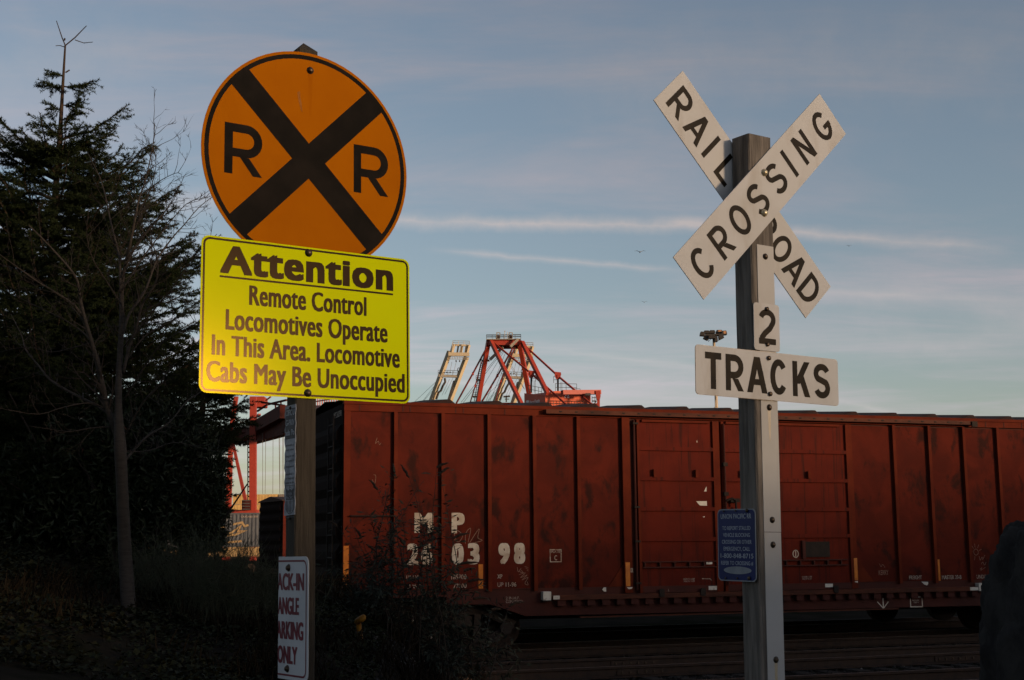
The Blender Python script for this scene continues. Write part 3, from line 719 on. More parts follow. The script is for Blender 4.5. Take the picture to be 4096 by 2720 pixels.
# ------------------------------------------------------------------ second railcar on a farther track
c2d = unit((math.sin(R_(58)), math.cos(R_(58)), 0)); c2n = np.array([c2d[1], -c2d[0], 0]); c2o = P(1131, 2100, 67); c2o[2] = 0
F2 = Fr(c2o, c2d, UP, c2n)
t = thing('boxcar', 'dark brown boxcar far behind the left sign post, beyond the red boxcar', 'boxcar', F2.p(7, .2, -1.5))
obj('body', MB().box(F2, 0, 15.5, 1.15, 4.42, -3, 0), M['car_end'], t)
obj('roof', MB().prism(Fr(F2.p(0, 0, 0), -c2n, UP, c2d), [(-.06, 4.42), (3.06, 4.42), (3.06, 4.47), (1.5, 4.68), (-.06, 4.47)], -.08, 15.6), M['car_roof'], t)
obj('corner_post', MB().box(F2, .0, .35, 1.15, 4.40, .002, .05), M['car_red'], t)
for k in range(14): obj('rib', MB().box(F2, .9 + k, 1.0 + k, 1.15, 4.4, .002, .09), M['car_red'], t)
E2 = Fr(F2.p(0, 0, 0), -c2n, UP, -c2d)
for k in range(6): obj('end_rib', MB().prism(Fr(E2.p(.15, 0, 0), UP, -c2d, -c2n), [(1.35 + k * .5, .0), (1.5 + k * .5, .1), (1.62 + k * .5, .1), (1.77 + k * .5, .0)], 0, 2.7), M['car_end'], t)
for s in (1.4, 3.2, 12.4, 14.2): obj('wheel', MB().disc(Fr(F2.p(s, .62, -.78), c2d, UP, c2n), 0, 0, .42, -.1, .06, 24), M['steel_dark'], t)
tk = thing('railway_track', 'far railway track under the dark brown boxcar', 'railway track', F2.p(7, 0, -1.5), 'railway tracks')
for g in (-.75, .75): obj('rail', MB().prism(Fr(F2.p(-8, .03, -1.5 + g), c2n, UP, c2d), RAIL_PROF, 0, 30), M['rail_side'], tk)

# ------------------------------------------------------------------ left sign post and its signs
LS = Fr((-.806, 5.3418, 2.8972), (.8243, .5662, .005), (-.0088, .0039, 1.), (.5661, -.8243, .0082))
LF = Fr(LS.p(-.0545, 0, 0), LS.z, LS.y, -LS.x)       # its left face: towards the street, up, out to the left


def post(name, fr, x0, x1, y0, y1, z0, z1, mat, label, peak=None, seed=0):
    rr = np.random.default_rng(seed); n = 40; mb = MB(); vs = []
    ys = np.linspace(y0, y1, n)
    c = .006
    prof = [(x0 + c, z0), (x1 - c, z0), (x1, z0 + c), (x1, z1 - c), (x1 - c, z1), (x0 + c, z1), (x0, z1 - c), (x0, z0 + c)]
    wob = np.cumsum(rr.normal(0, .0006, (n, 2)), 0); wob -= np.linspace(0, 1, n)[:, None] * wob[-1]
    for i, y in enumerate(ys):
        for x, z in prof: vs.append(fr.p(x + rr.normal(0, .0007), y, z + min(0, rr.normal(-.0004, .0006))))
    m = len(prof); fs = [(i * m + j, i * m + (j + 1) % m, (i + 1) * m + (j + 1) % m, (i + 1) * m + j) for i in range(n - 1) for j in range(m)]
    mb.add(vs, fs)
    if peak:
        vs = [fr.p(x, y1, z) for x, z in prof] + [fr.p(*peak)]; mb.add(vs, [(j, (j + 1) % m, m) for j in range(m)])
    else:
        mb.add([fr.p(x, y1, z) for x, z in prof], [tuple(range(m))])
    o = obj(name, mb, mat, base=fr.p((x0 + x1) / 2, y0, z0)); return o


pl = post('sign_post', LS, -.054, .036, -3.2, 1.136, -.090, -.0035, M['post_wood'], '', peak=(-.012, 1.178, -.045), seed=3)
tag(pl, 'square brown wooden post carrying the round orange sign and yellow sign', 'post')
# round sign
DC = (-.007, .663); DR = .457
t = thing('railroad_warning_sign', 'round orange railroad warning sign with black X and two Rs', 'road sign', LS.p(*DC))
N = 72; cir = lambda r: arc(DC[0], DC[1], r, r, 0, 360, N)[:-1]
obj('plate', MB().prism(LS, cir(DR), -.003, 0), M['orange_sheet'], t)
mb = MB(); ring(mb, LS, cir(.445), cir(.427), .0006)
for a in (45, 135):
    c_, s_ = math.cos(R_(a)), math.sin(R_(a)); poly = []
    for sg in (1, -1):
        base = math.degrees(math.asin(.052 / .4275))
        for q in np.linspace(-base, base, 7): poly.append((DC[0] + .4275 * math.cos(R_(a + q + (0 if sg > 0 else 180))), DC[1] + .4275 * math.sin(R_(a + q + (0 if sg > 0 else 180)))))
    mb.flat(LS, poly, .0006 + (.0001 if a > 90 else 0))
obj('cross_marking', mb, M['black_sheet'], t)
for a, b in ((-.369, -.210), (.198, .360)):
    mb = MB(); glyph(mb, LS, 'R', a, b, .5625, .7675, .0345, .0007); obj('letter', mb, M['black_sheet'], t)
obj('rust_streak', MB().flat(LS, [(-.012, 1.03), (.008, 1.03), (.006, .95), (.003, .86), (-.006, .85), (-.010, .95)], .0004), pmat('rust_run', (.335, .096, .0004), (.30, .080, .0004), 20, .7, spec=.02, stretch=(4, 4, .5)), t)
obj('scuff', MB().flat(LS, [(-.060, .945), (-.048, .95), (-.046, .925), (-.040, .90), (-.036, .862), (-.043, .87), (-.053, .905)], .0004), pmat('scuff', (.30, .12, .03), (.25, .085, .012), 30, .7, spec=.02), t)
bolt(LS, -.003, 1.047, 0, .0105, t, M['bolt'], .010)
# attention sign
t = thing('attention_sign', 'bright yellow rectangular sign headed Attention with black lettering', 'sign', LS.p(0, -.3))
AZ = .006
poly = rrect(-.4575, .4575, -.304, .304, .032, 6)
obj('plate', MB().prism(LS, poly, AZ - .0025, AZ), M['lime_sheet'], t)
mb = MB(); z = AZ + .0006
ring(mb, LS, rrect(-.4505, .4505, -.297, .297, .027, 6), rrect(-.4425, .4425, -.289, .289, .020, 6), z)
obj('underline', MB().flat(LS, [(-.382, .1445), (.379, .1445), (.379, .1522), (-.382, .1522)], z), M['black_gloss'], t)
obj('border', mb, M['black_gloss'], t)
letters('heading', M['black_gloss'], t, LS, [('Attention', -.381, .379, .166, .268)], z, .056, xh=.75)
for s_, a, b, y0, y1 in (('Remote Control', -.260, .254, .0485, .123), ('Locomotives Operate', -.355, .352, -.055, .021), ('In This Area. Locomotive', -.409, .409, -.156, -.081), ('Cabs May Be Unoccupied', -.429, .432, -.2585, -.183)):
    letters('text_line', M['black_gloss'], t, LS, [(s_, a, b, y0, y1)], z, .029, xh=.73)
bolt(LS, -.008, .281, AZ, .011, t, M['bolt'], .010); bolt(LS, -.008, -.283, AZ, .011, t, M['bolt'], .010)
# torn private-property strip on the left face
t = thing('torn_notice', 'torn grey railway notice strip on the left face of the left post', 'sign', LF.p(-.045, -.55))
lz = .003
le = [(-.094 + .004 * math.sin(k * 2.3) + .003 * math.sin(k * 5.1), -.33 - k * .0187) for k in range(24)]; re = [(.003 + .003 * math.sin(k * 1.9), -.328 - k * .0187) for k in range(24)]
obj('sheet', MB().prism(LF, le + re[::-1], lz - .002, lz), M['torn_sheet'], t)
mb = MB().flat(LF, [(-.088, -.342), (-.002, -.342), (0.0, -.462), (-.090, -.462)], lz + .0005)
obj('header', mb, M['dark_print'], t)
letters('lettering', M['torn_sheet'], t, LF, [(s_, -.086, -.004, y0, y1) for s_, y0, y1 in (('CIFIC U', -.369, -.347), ('G-PRIV', -.408, -.386), ('ada Po', -.447, -.425))], lz + .001, .04)
for s_, y in (('private p', -.490), ('out oder', -.508), ('cing to tre', -.533), ('or operat', -.551), ('impound', -.574), ('medical s', -.603), ('or Railroad', -.620), ('noted on the', -.637)): letters('text_line', M['dark_print'], t, LF, [(s_, -.084, -.008, y, y + .009)], lz + .0005, .02)
obj('rule', MB().flat(LF, [(-.086, -.645), (-.004, -.645), (-.004, -.643), (-.086, -.643)], lz + .0005), M['dark_print'], t); obj('rule', MB().flat(LF, [(-.086, -.768), (-.004, -.768), (-.004, -.765), (-.086, -.765)], lz + .0005), M['dark_print'], t); mb = MB()
sh = [(-.079, -.662), (-.072, -.655), (-.060, -.664), (-.043, -.656), (-.026, -.664), (-.014, -.655), (-.007, -.662), (-.010, -.675), (-.007, -.700), (-.079, -.700), (-.076, -.675)]
mb.flat(LF, sh, lz + .0005)
for k in range(6):
    x = -.077 + k * .0128; yb = -.752 + abs(k - 2.5) * .0045
    mb.flat(LF, [(x, -.703), (x + .006, -.703), (x + .006, yb), (x, yb)], lz + .0005)
mb.ribbon(LF, [(-.080, -.702), (-.080, -.735), (-.062, -.750), (-.043, -.755), (-.024, -.750), (-.006, -.735), (-.006, -.702)], .0025, lz + .0006)
obj('shield_emblem', mb, M['dark_print'], t)
letters('lettering', M['torn_sheet'], t, LF, [('UNION', -.062, -.024, -.683, -.672), ('PACIFIC', -.072, -.014, -.697, -.686)], lz + .001, .02)
bolt(LF, -.045, -.339, lz, .004, t, M['bolt'], .004); bolt(LF, -.045, -.771, lz, .004, t, M['bolt'], .004)
# parking sign, far edge bent away
t = thing('parking_sign', 'white parking sign with maroon lettering, bent along its far edge', 'sign', LF.p(-.045, -1.15))
vb, rb = -.128, .045


def bend(v, u, z):
    r2 = rb + .02 * (u + 1.15)
    if v >= vb: return LF.p(v, u, .004 + z)
    a = min((vb - v) / r2, 1.9); return LF.p(vb - (r2 + z) * math.sin(a), u + .10 * (vb - v) * (u + 1.15), .004 + z - (r2 + z) * (1 - math.cos(a)))


def bent_poly(mb, x0, x1, y0, y1, z, r=0.):
    xs_ = np.unique(np.concatenate([np.linspace(x0, vb, 10) if x0 < vb else [x0], [x1 - r, x1]])); vs = []
    xs_ = [q for q in xs_ if x0 <= q <= x1]
    for q in xs_:
        ins = 0
        if r:
            e = max(0, q - (x1 - r), (x0 + r) - q); ins = r - math.sqrt(max(0, r * r - e * e)) if e else 0
        vs += [bend(q, y0 + ins, z), bend(q, y1 - ins, z)]
    mb.add(vs, [(2 * i, 2 * i + 2, 2 * i + 3, 2 * i + 1) for i in range(len(xs_) - 1)])


vx0, vx1, uy0, uy1 = -.222, .127, -1.383, -.919
mb = MB(); xs_ = list(np.linspace(vx0, vb, 12)) + [.05, .097] + [.097 + .03 * math.sin(R_(q)) for q in (20, 40, 60, 75, 90)]
def ins_(q):
    e = max(0, q - .097, vx0 + .03 - q); return .03 - math.sqrt(max(0, .0009 - e * e)) if e > 0 else 0
vs = []
for zz_ in (-.002, 0):
    for q in xs_: vs += [bend(q, uy0 + ins_(q), zz_), bend(q, uy1 - ins_(q), zz_)]
n = len(xs_); fs = [(2 * i, 2 * i + 1, 2 * i + 3, 2 * i + 2) for i in range(n - 1)] + [(2 * n + 2 * i, 2 * n + 2 * i + 2, 2 * n + 2 * i + 3, 2 * n + 2 * i + 1) for i in range(n - 1)]
fs += [(2 * i, 2 * i + 2, 2 * n + 2 * i + 2, 2 * n + 2 * i) for i in range(n - 1)] + [(2 * i + 1, 2 * n + 2 * i + 1, 2 * n + 2 * i + 3, 2 * i + 3) for i in range(n - 1)]
fs.append((2 * n - 2, 2 * n - 1, 4 * n - 1, 4 * n - 2))
obj('plate', mb.add(vs, fs), M['parking_white'], t)
mb = MB(); zt = .0007
bent_poly(mb, vx0 + .012, .088, uy0 + .013, uy0 + .020, zt); bent_poly(mb, vx0 + .012, .088, uy1 - .020, uy1 - .013, zt)
mb.add([bend(a, b, zt) for a, b in ((.105, uy0 + .04), (.112, uy0 + .04), (.112, uy1 - .04), (.105, uy1 - .04))], [(0, 1, 2, 3)])
for sy, cy_ in ((1, uy1 - .042), (-1, uy0 + .042)):
    o1 = arc(.083, cy_, .029, .029 * sy, 0, 90, 6); o2 = arc(.083, cy_, .022, .022 * sy, 0, 90, 6)
    mb.add([bend(a, b, zt) for a, b in o1 + o2], [(i, i + 1, 8 + i, 7 + i) for i in range(6)])
obj('border', mb, M['maroon'], t)
for s_, a, b, y0, y1 in (('BACK-IN', -.186, .091, -1.045, -.984), ('ANGLE', -.144, .048, -1.137, -1.076), ('PARKING', -.182, .087, -1.230, -1.167), ('ONLY', -.142, .036, -1.322, -1.260)):
    letters('text_line', M['maroon'], t, LF, [(s_, a, b, y0, y1)], zt, .042, bend)
bolt(LF, -.046, -.961, .004, .010, t, M['bolt'], .008); bolt(LF, -.050, -1.342, .004, .010, t, M['bolt'], .008)

# ------------------------------------------------------------------ right post: crossbuck and plates
RS = Fr((1.1072, 5.7808, 3.5311), (.8434, .5372, -.0117), (.0165, -.0042, .9999), (.5371, -.8435, -.0124))
lean = .0085                                         # the post stands a touch off plumb against its signs
RP = Fr(RS.o, RS.x, unit(RS.y - RS.x * lean), RS.z)
RF = Fr(RS.p(-.0685, 0, 0), RS.z, RS.y, -RS.x)
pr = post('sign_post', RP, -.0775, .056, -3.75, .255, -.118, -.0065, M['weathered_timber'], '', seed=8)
tag(pr, 'weathered grey timber post carrying the white railroad crossbuck', 'post')
for s_ in (0,):
    pass
# white reflective strip (two lengths) on the post
for k, (y0, y1, xx) in enumerate(((-1.469, -.237, (-.053, .049)), (-3.2, -1.4715, (-.053, .048)))):
    st = obj('reflective_strip', MB().box(Fr(RP.p(0, 0, 0), RP.x, RP.y, RP.z), xx[0] + .0065, xx[1] + .0, y0, y1, -.0062, -.0040), M['white_strip'], base=RP.p(0, (y0 + y1) / 2, 0))
    tag(st, ('upper white reflective strip on the front of the grey post' if k == 0 else 'lower white reflective strip on the front of the grey post'), 'reflective strip')
    for by in ((-.286, -.943, -1.419) if k == 0 else (-1.523, -1.996)):
        x = -.004 + (.0035 if k == 0 else 0.004)
        bolt(RP, x, by, -.0040, .0095, st, M['bolt'], .007)
        if by in (-.943, -1.996): obj('rust_run', MB().flat(RP, [(x - .009, by - .01), (x + .009, by - .01), (x + .006, by - .11), (x, by - .15), (x - .006, by - .10)], -.0036), M['rust_stain'], st)
# crossbuck
t = thing('railroad_crossbuck', 'white X-shaped railroad crossing crossbuck with black lettering on grey post', 'road sign', RS.p(0, 0))
s2 = math.sqrt(.5)
B1 = Fr(RS.p(0, 0, 0), (RS.x + RS.y) * s2, (RS.y - RS.x) * s2, RS.z)
B2 = Fr(RS.p(.001, .006, -.122), (RS.x - RS.y) * s2, (RS.x + RS.y) * s2, RS.z)
for nm, B, chars in (('crossing', B1, [('C', -.506, .105), ('R', -.353, .098), ('O', -.203, .105), ('S', -.052, .098), ('S', .102, .098), ('I', .217, .03), ('N', .345, .094), ('G', .512, .105)]),
                     ('railroad', B2, [('R', -.515, .10), ('A', -.380, .112), ('I', -.278, .03), ('L', -.148, .088), ('R', .17, .10), ('O', .298, .105), ('A', .415, .112), ('D', .535, .10)])):
    bl = obj('blade', MB().box(B, -.611, .611, -.1145, .1145, -.0035, .0005), M['white_sheet'], t)
    obj('back_sheet', MB().box(B, -.6105, .6105, -.114, .114, -.0045, -.0036), M['sign_edge'], bl)
    for c_, x, wd in chars:
        mb = MB(); glyph(mb, B, c_, x - wd / 2, x + wd / 2, -.071, .070, .0232, .0010); obj('letter', mb, M['sign_black'], bl)
for y_, x_ in ((.088, .001), (-.094, -.004)): bolt(RS, x_, y_, .0008, .0115, t, M['bolt_bright'], .011)
# "2" and TRACKS
t = thing('number_plate', 'small white plate with black numeral 2 above the TRACKS sign', 'sign', RS.p(0, -.6))
obj('plate', MB().prism(RS, rrect(-.075, .0725, -.700, -.495, .014), -.002, .0008), M['white_sheet'], t)
mb = MB(); glyph(mb, RS, '2', -.048, .050, -.672, -.519, .026, .0014); obj('lettering', mb, M['sign_black'], t)
bolt(RS, -.002, -.518, .0008, .009, t, M['bolt'], .008, False); bolt(RS, -.002, -.673, .0008, .009, t, M['bolt'], .008, False)
t = thing('tracks_sign', 'white horizontal plate reading TRACKS below the numeral plate', 'sign', RS.p(0, -.9))
obj('plate', MB().prism(RS, rrect(-.403, .4155, -.912, -.7065, .016), .0012, .004), M['white_sheet'], t)
obj('plate_edge', MB().prism(RS, rrect(-.4042, .4167, -.9132, -.7053, .017), .0008, .0028), M['sign_edge'], t)
for ch_ in [('T', -.353, -.264), ('R', -.241, -.142), ('A', -.123, -.008), ('C', .010, .109), ('K', .140, .243), ('S', .266, .364)]:
    mb = MB(); glyph(mb, RS, *ch_, -.886, -.732, .0285, .0046); obj('letter', mb, M['sign_black'], t)
for y_, x_ in ((-.732, 0), (-.886, .004)): bolt(RS, x_, y_, .004, .010, t, M['bolt'], .008, False)
# blue emergency notice on the left face
t = thing('emergency_notice', 'blue emergency notice with white text on the left face of grey post', 'sign', RF.p(-.12, -1.52))
bz = .014
obj('plate', MB().prism(RF, rrect(-.243, -.003, -1.677, -1.373, .022), bz - .002, bz), M['blue_white'], t)
obj('face', MB().prism(RF, rrect(-.238, -.008, -1.672, -1.378, .019), bz + .0001, bz + .0006), M['blue_sheet'], t)
mb = MB()
for s_, a, b, y0, y1 in (('UNION PACIFIC RR', -.221, -.029, -1.414, -1.394), ('TO REPORT STALLED', -.212, -.034, -1.462, -1.446), ('VEHICLE BLOCKING', -.207, -.038, -1.491, -1.475), ('CROSSING OR OTHER', -.215, -.029, -1.520, -1.504), ('EMERGENCY, CALL', -.205, -.039, -1.549, -1.533), ('1-800-848-8715', -.225, -.019, -1.580, -1.561), ('REFER TO CROSSING #', -.223, -.021, -1.609, -1.593)):
    letters('text_line', M['blue_text'], t, RF, [(s_, a, b, y0, y1)], bz + .001, .012)
mb.flat(RF, arc(-.119, -1.631, .087, .016, 0, 360, 28)[:-1], bz + .001)
obj('blank_oval', mb, M['blue_white'], t)
for x, y, r in ((-.198, -1.382, .004), (-.123, -1.381, .004), (-.052, -1.381, .008), (-.192, -1.665, .004), (-.118, -1.664, .004), (-.045, -1.662, .008)): bolt(RF, x, y, bz + .0006, r, t, M['bolt'], .005, False)

# ------------------------------------------------------------------ boulder and small things on the ground
def boulder(c, sx, sy, sz, seed, nu=130, nv=100):
    rr = np.random.default_rng(seed); ph = rr.uniform(0, 6.28, 16)
    U, V = np.meshgrid(np.linspace(0, 2 * np.pi, nu, endpoint=False), np.linspace(.02, np.pi - .02, nv))
    x, y, z = np.sin(V) * np.cos(U), np.sin(V) * np.sin(U), np.cos(V)
    e = .62; f = lambda q: np.sign(q) * np.abs(q) ** e; x, y, z = f(x), f(y), f(z)
    d = 1 + .07 * np.sin(3 * U + ph[0] + 1.5 * z) + .035 * np.sin(7 * U + ph[1] + 2 * np.sin(3 * z + ph[2])) + .02 * np.sin(13 * U + 3 * z + ph[3]) * np.cos(5 * z) + .025 * np.sin(6 * z + 2 * np.cos(2 * U + ph[4])) + rr.normal(0, .003, U.shape)
    d = d + .018 * np.sin(21 * U + 9 * z + ph[6]) * np.sin(17 * z + 5 * U + ph[7]) + .012 * np.sin(37 * U - 23 * z + ph[8])
    crease = -.07 * np.exp(-((np.sin(2.5 * U + ph[5] + .4 * np.sin(4 * z))) / .09) ** 2)
    d = d + crease
    from mathutils import noise as mn
    for i in range(nv):
        for j in range(nu):
            q = Vector((x[i, j] * 2.2, y[i, j] * 2.2, z[i, j] * 1.1)); d[i, j] += .16 * (abs(mn.noise(q * 1.3)) - .25) + .07 * (abs(mn.noise(q * 3.7)) - .25) + .035 * mn.noise(q * 9) + .018 * mn.noise(q * 21)
    v = np.stack([c[0] + x * sx * d, c[1] + y * sy * d, c[2] + z * sz * d], -1).reshape(-1, 3)
    fs = [(i * nu + j, (i + 1) * nu + j, (i + 1) * nu + (j + 1) % nu, i * nu + (j + 1) % nu) for i in range(nv - 1) for j in range(nu)]
    fs += [tuple(range(nu)), tuple((nv - 1) * nu + k for k in range(nu))[::-1]]
    return [tuple(q) for q in v], fs


bp = P(4240, 2400, 8.3)
tag(obj('boulder', boulder((bp[0] + .27, 8.3, .98), .66, .62, 1.12, 5), M['boulder'], smooth=True, base=(bp[0], 8.3, 0)), 'tall dark grey boulder at the right edge of the picture', 'boulder')
q = P(1449, 2474, 15.3); gz = float(ground_z(q[0], q[1]))
fr = Fr(q, unit((.75, .1, .25)), unit((-.1, .35, .9)), unit((.45, -.85, .25)))
tag(obj('marker_cap', MB().disc(fr, 0, 0, .044, -.12, .0, 18, dome=.035).beam(fr.p(0, 0, -.12), np.array([q[0], q[1] + .1, gz - .2]), .05, .05), M['yellow_cap'], True and None, True, base=(q[0], q[1], gz)), 'small orange-yellow marker cap among the weeds below the boxcar', 'marker')
q = P(1858, 2640, 19.2); gz = float(ground_z(q[0], q[1])) + .03
tag(obj('broken_plank', MB().beam((q[0] - .13, 19.1, gz + .05), (q[0] + .12, 19.35, gz + .0), .06, .03), M['plank'], base=(q[0], 19.2, gz)), 'short broken brown plank lying on the stony slope', 'plank')

# ------------------------------------------------------------------ far yard: containers, cranes, light mast
def container(fr, Lx, wall, label, group, cols=26, Hc=2.6, Wc=2.44):
    t = thing('shipping_container', label, 'container', fr.p(Lx / 2, 0, -Wc / 2), group)
    pts = []
    n = cols
    for i in range(n):
        a = .12 + (Lx - .24) * i / n; st = (Lx - .24) / n
        pts += [(a, 0), (a + st * .35, 0), (a + st * .5, -.05), (a + st * .85, -.05)]
    pts.append((Lx - .12, 0))
    poly = pts + [(Lx - .12, -Wc), (.12, -Wc)]
    obj('wall', MB().prism(Fr(fr.p(0, .12, 0), fr.x, fr.z, -fr.y), poly, 0, -(Hc - .24)), wall, t)
    for y0, y1 in ((0, .118), (Hc - .118, Hc)): obj('frame_rail', MB().box(fr, 0, Lx, y0, y1, -Wc, .02), wall, t)
    for x in (0, Lx - .118): obj('corner_post', MB().box(fr, x, x + .118, .12, Hc - .12, -.12, .02), wall, t)
    return t


yaw = R_(84); cdr = np.array([math.sin(yaw), math.cos(yaw), 0]); cnr = np.array([cdr[1], -cdr[0], 0])
q = P(1044, 2187, 108); fr = Fr(q - cdr * 12.2 - UP * 0, cdr, UP, cnr)
t = container(fr, 12.2, M['container_blue'], 'dark blue-grey container with sprayed graffiti, seen through the bare shrubs', 'containers in the yard', 40, 2.65)
for k, pts in enumerate(([(8.2, .55), (9.2, .75), (9.9, 1.1), (10.6, 1.65), (10.4, 1.2), (11.0, 1.25), (10.2, .95), (9.4, .9)], [(8.1, .32), (8.9, .42), (9.6, .36), (10.7, .45)], [(8.4, 1.5), (8.9, 1.62), (9.4, 1.5)], [(10.0, 1.75), (10.7, 1.9), (10.9, 1.6), (11.2, 1.7)])): obj('graffiti', MB().ribbon(fr, pts, .16, .03 + k * .001), M['graffiti'], t)
mb = MB(); text(mb, fr, 'CAXU4621350', 10.6, 11.9, 2.28, 2.42, .025); obj('lettering', mb, M['stencil_faded'], t)
# flat wagon under it
wg = thing('flat_wagon', 'low brown flat wagon under the blue-grey container', 'railcar', fr.p(6, -1.2, -1.2))
obj('deck', MB().box(fr, -1, 13.2, -.75, -.02, -2.6, .12), M['graffiti'], wg)
for s in (1, 2.8, 9.6, 11.4): obj('wheel', MB().disc(Fr(fr.p(s, -1.72, -.5), fr.x, fr.y, fr.z), 0, 0, .42, -.1, .05, 16), M['steel_dark'], wg)
q = P(925, 2300, 372)
for row in range(6):
    for colm in range(2):
        f2 = Fr(np.array([q[0], 372, 0]) + UP * (.0 + row * 2.72 + 1.05) + np.array([colm * 12.5 - (3.2 if row == 4 else 0), .02 * row, 0]), (1, 0, 0), (0, 0, 1), (0, -1, 0))
        mt = M['container_grey'] if (row, colm) in ((5, 1), (2, 0)) else (M['container_rust'] if (row, colm) in ((1, 1), (3, 0)) else M['container_tan'])
        names = ('bottom', 'second', 'third', 'fourth', 'fifth', 'top')
        container(f2, 12.2, mt, '%s container in the %s far stack behind the red crane legs' % (names[row], 'left' if colm == 0 else 'right'), 'containers in the yard', 30)
f3 = Fr(np.array([q[0] - .2, 371.5, 0]), (1, 0, 0), (0, 0, 1), (0, -1, 0))
struct(obj('yard_slab', MB().box(f3, -60, 120, -.5, 1.0, -40, 6), M['ground']), label='raised yard slab under the container stacks')


def ropes(name, pairs, r, mat, parent):
    for a, b in pairs: obj(name, MB().tube([a, b], r, 3), mat, parent)


def railing(name, pts, h, parent, mat, step=1.6, r=.05):
    mb = MB(); pts = [np.asarray(p, float) for p in pts]
    for a, b in zip(pts[:-1], pts[1:]):
        n = max(1, int(np.linalg.norm(b - a) / step))
        for k in range(n + 1):
            p = a + (b - a) * k / n; mb.tube([p, p + UP * h], r, 4)
        for hh in (h, h * .5): mb.tube([a + UP * hh, b + UP * hh], r, 4)
    return obj(name, mb, mat, parent)


def Z7(x, y, Y): return P(1600 + x / 2.623, 1280 + y / 2.623, Y)


def beam2(name, p, q, wd, parent, mat, ht=None): return obj(name, MB().beam(p, q, wd, ht or wd), mat, parent)


# big red quay crane
Y0 = 415.; BASE = Z7(1100, 2300, Y0); BASE[2] = 0
t = thing('quay_crane', 'red quay crane with A-frame and orange machinery house above the boxcar roof', 'crane', BASE, 'port cranes')
K = 415 / 5445 / 2.623                               # metres per zoom pixel there
cross = obj('top_beam', MB().box(Fr(Z7(920, 262, Y0), (1, 0, 0), (0, 0, 1), (0, -1, 0)), 0, 340 * K, 0, 55 * K, -3.0, 0, .15), M['crane_red'], t)
obj('under_beam', MB().box(Fr(Z7(970, 296, Y0 + 4), (1, 0, 0), (0, 0, 1), (0, -1, 0)), 0, 275 * K, 0, 34 * K, -2.0, 0), M['crane_dark'], t)
pf = obj('top_platform', MB().box(Fr(Z7(905, 205, Y0 - 1.2), (1, 0, 0), (0, 0, 1), (0, -1, 0)), 0, 366 * K, 0, 8 * K, -5, 0), M['galv'], t)
railing('top_railing', [Z7(907, 200, Y0 - 1.1), Z7(1268, 196, Y0 - 1.1), Z7(1268, 190, Y0 + 3.6), Z7(907, 192, Y0 + 3.6)], 1.15, t, M['crane_steel'], 1.6, .07)
for x in (1025, 1155):
    obj('sheave_housing', MB().box(Fr(Z7(x - 20, 196, Y0), (1, 0, 0), (0, 0, 1), (0, -1, 0)), 0, 42 * K, 0, 36 * K, -1.6, 0, .2), M['crane_dark'], t)
    obj('sheave_frame', MB().beam(Z7(x - 10, 190, Y0), Z7(x - 10, 132, Y0), .25, .25).beam(Z7(x - 12, 133, Y0), Z7(x + 26, 135, Y0), .25, .25).beam(Z7(x + 24, 135, Y0), Z7(x + 24, 190, Y0), .25, .25), M['galv'], t)
obj('mast_lights', MB().tube([Z7(1099, 196, Y0), Z7(1099, 118, Y0)], .08, 4).tube([Z7(1126, 196, Y0), Z7(1126, 126, Y0)], .08, 4).box(Fr(Z7(1094, 122, Y0), (1, 0, 0), (0, 0, 1), (0, -1, 0)), 0, .35, 0, .3, -.3, 0), M['galv'], t)
for (x0, y0, d0), (x1, y1, d1), wz_ in (((930, 215, 3), (815, 880, 14), 42), ((950, 215, 0), (1278, 890, -16), 36), ((1252, 225, 3), (1355, 775, 14), 46), ((1282, 232, 0), (1550, 775, -16), 38)):
    beam2('frame_leg', Z7(x0, y0, Y0 + d0), Z7(x1, y1, Y0 + d1), wz_ * K, t, M['crane_red'])
for pts, wz_ in (([(962, 220, 0), (1375, 560, -9), (1760, 900, -18)], 17), ([(1278, 240, 0), (1660, 590, -9), (2030, 900, -18)], 17), ([(912, 285, 2), (765, 560, 14), (590, 875, 28)], 14), ([(1178, 305, 4), (1025, 580, 16), (845, 880, 30)], 14), ([(1198, 305, 4), (1060, 640, 18), (995, 880, 28)], 11), ([(855, 440, 6), (790, 690, 16), (735, 870, 28)], 11)):
    st = None
    for a, b in zip(pts[:-1], pts[1:]): beam2('stay', Z7(a[0], a[1], Y0 + a[2]), Z7(b[0], b[1], Y0 + b[2]), wz_ * K, t, M['crane_red'])
    a = pts[1]; obj('stay_joint', MB().box(Fr(Z7(a[0] - 10, a[1] + 16, Y0 + a[2] - .6), (1, 0, 0), (0, 0, 1), (0, -1, 0)), 0, 20 * K, 0, 32 * K, -1.2, 0, .15), M['crane_red'], t)
for x, y0, y1 in ((1377, 575, 760), (1657, 590, 745)):
    obj('sheave_post', MB().beam(Z7(x, y0, Y0 - 9), Z7(x, y1, Y0 - 9), .55, .55), M['crane_steel'], t)
    obj('sheave_bracket', MB().prism(Fr(Z7(x, y0 + 30, Y0 - 9), (1, 0, 0), (0, 0, 1), (0, -1, 0)), [(-.55, 0), (.55, 0), (1.0, 1.4), (.9, 2.0), (-.8, 2.2), (-1.0, 1.2)], -.4, .4), M['crane_red'], t)
    railing('post_platform', [Z7(x - 45 if x > 1500 else x + 10, y0 + 70, Y0 - 9), Z7(x - 8 if x > 1500 else x + 45, y0 + 70, Y0 - 9)], 1.9, t, M['crane_steel'], .9, .07)
    obj('post_ladder', MB().tube([Z7(x + 30, y0 + 60, Y0 - 9), Z7(x + 30, y1, Y0 - 9)], .06, 4).tube([Z7(x + 42, y0 + 60, Y0 - 9), Z7(x + 42, y1, Y0 - 9)], .06, 4), M['crane_steel'], t)
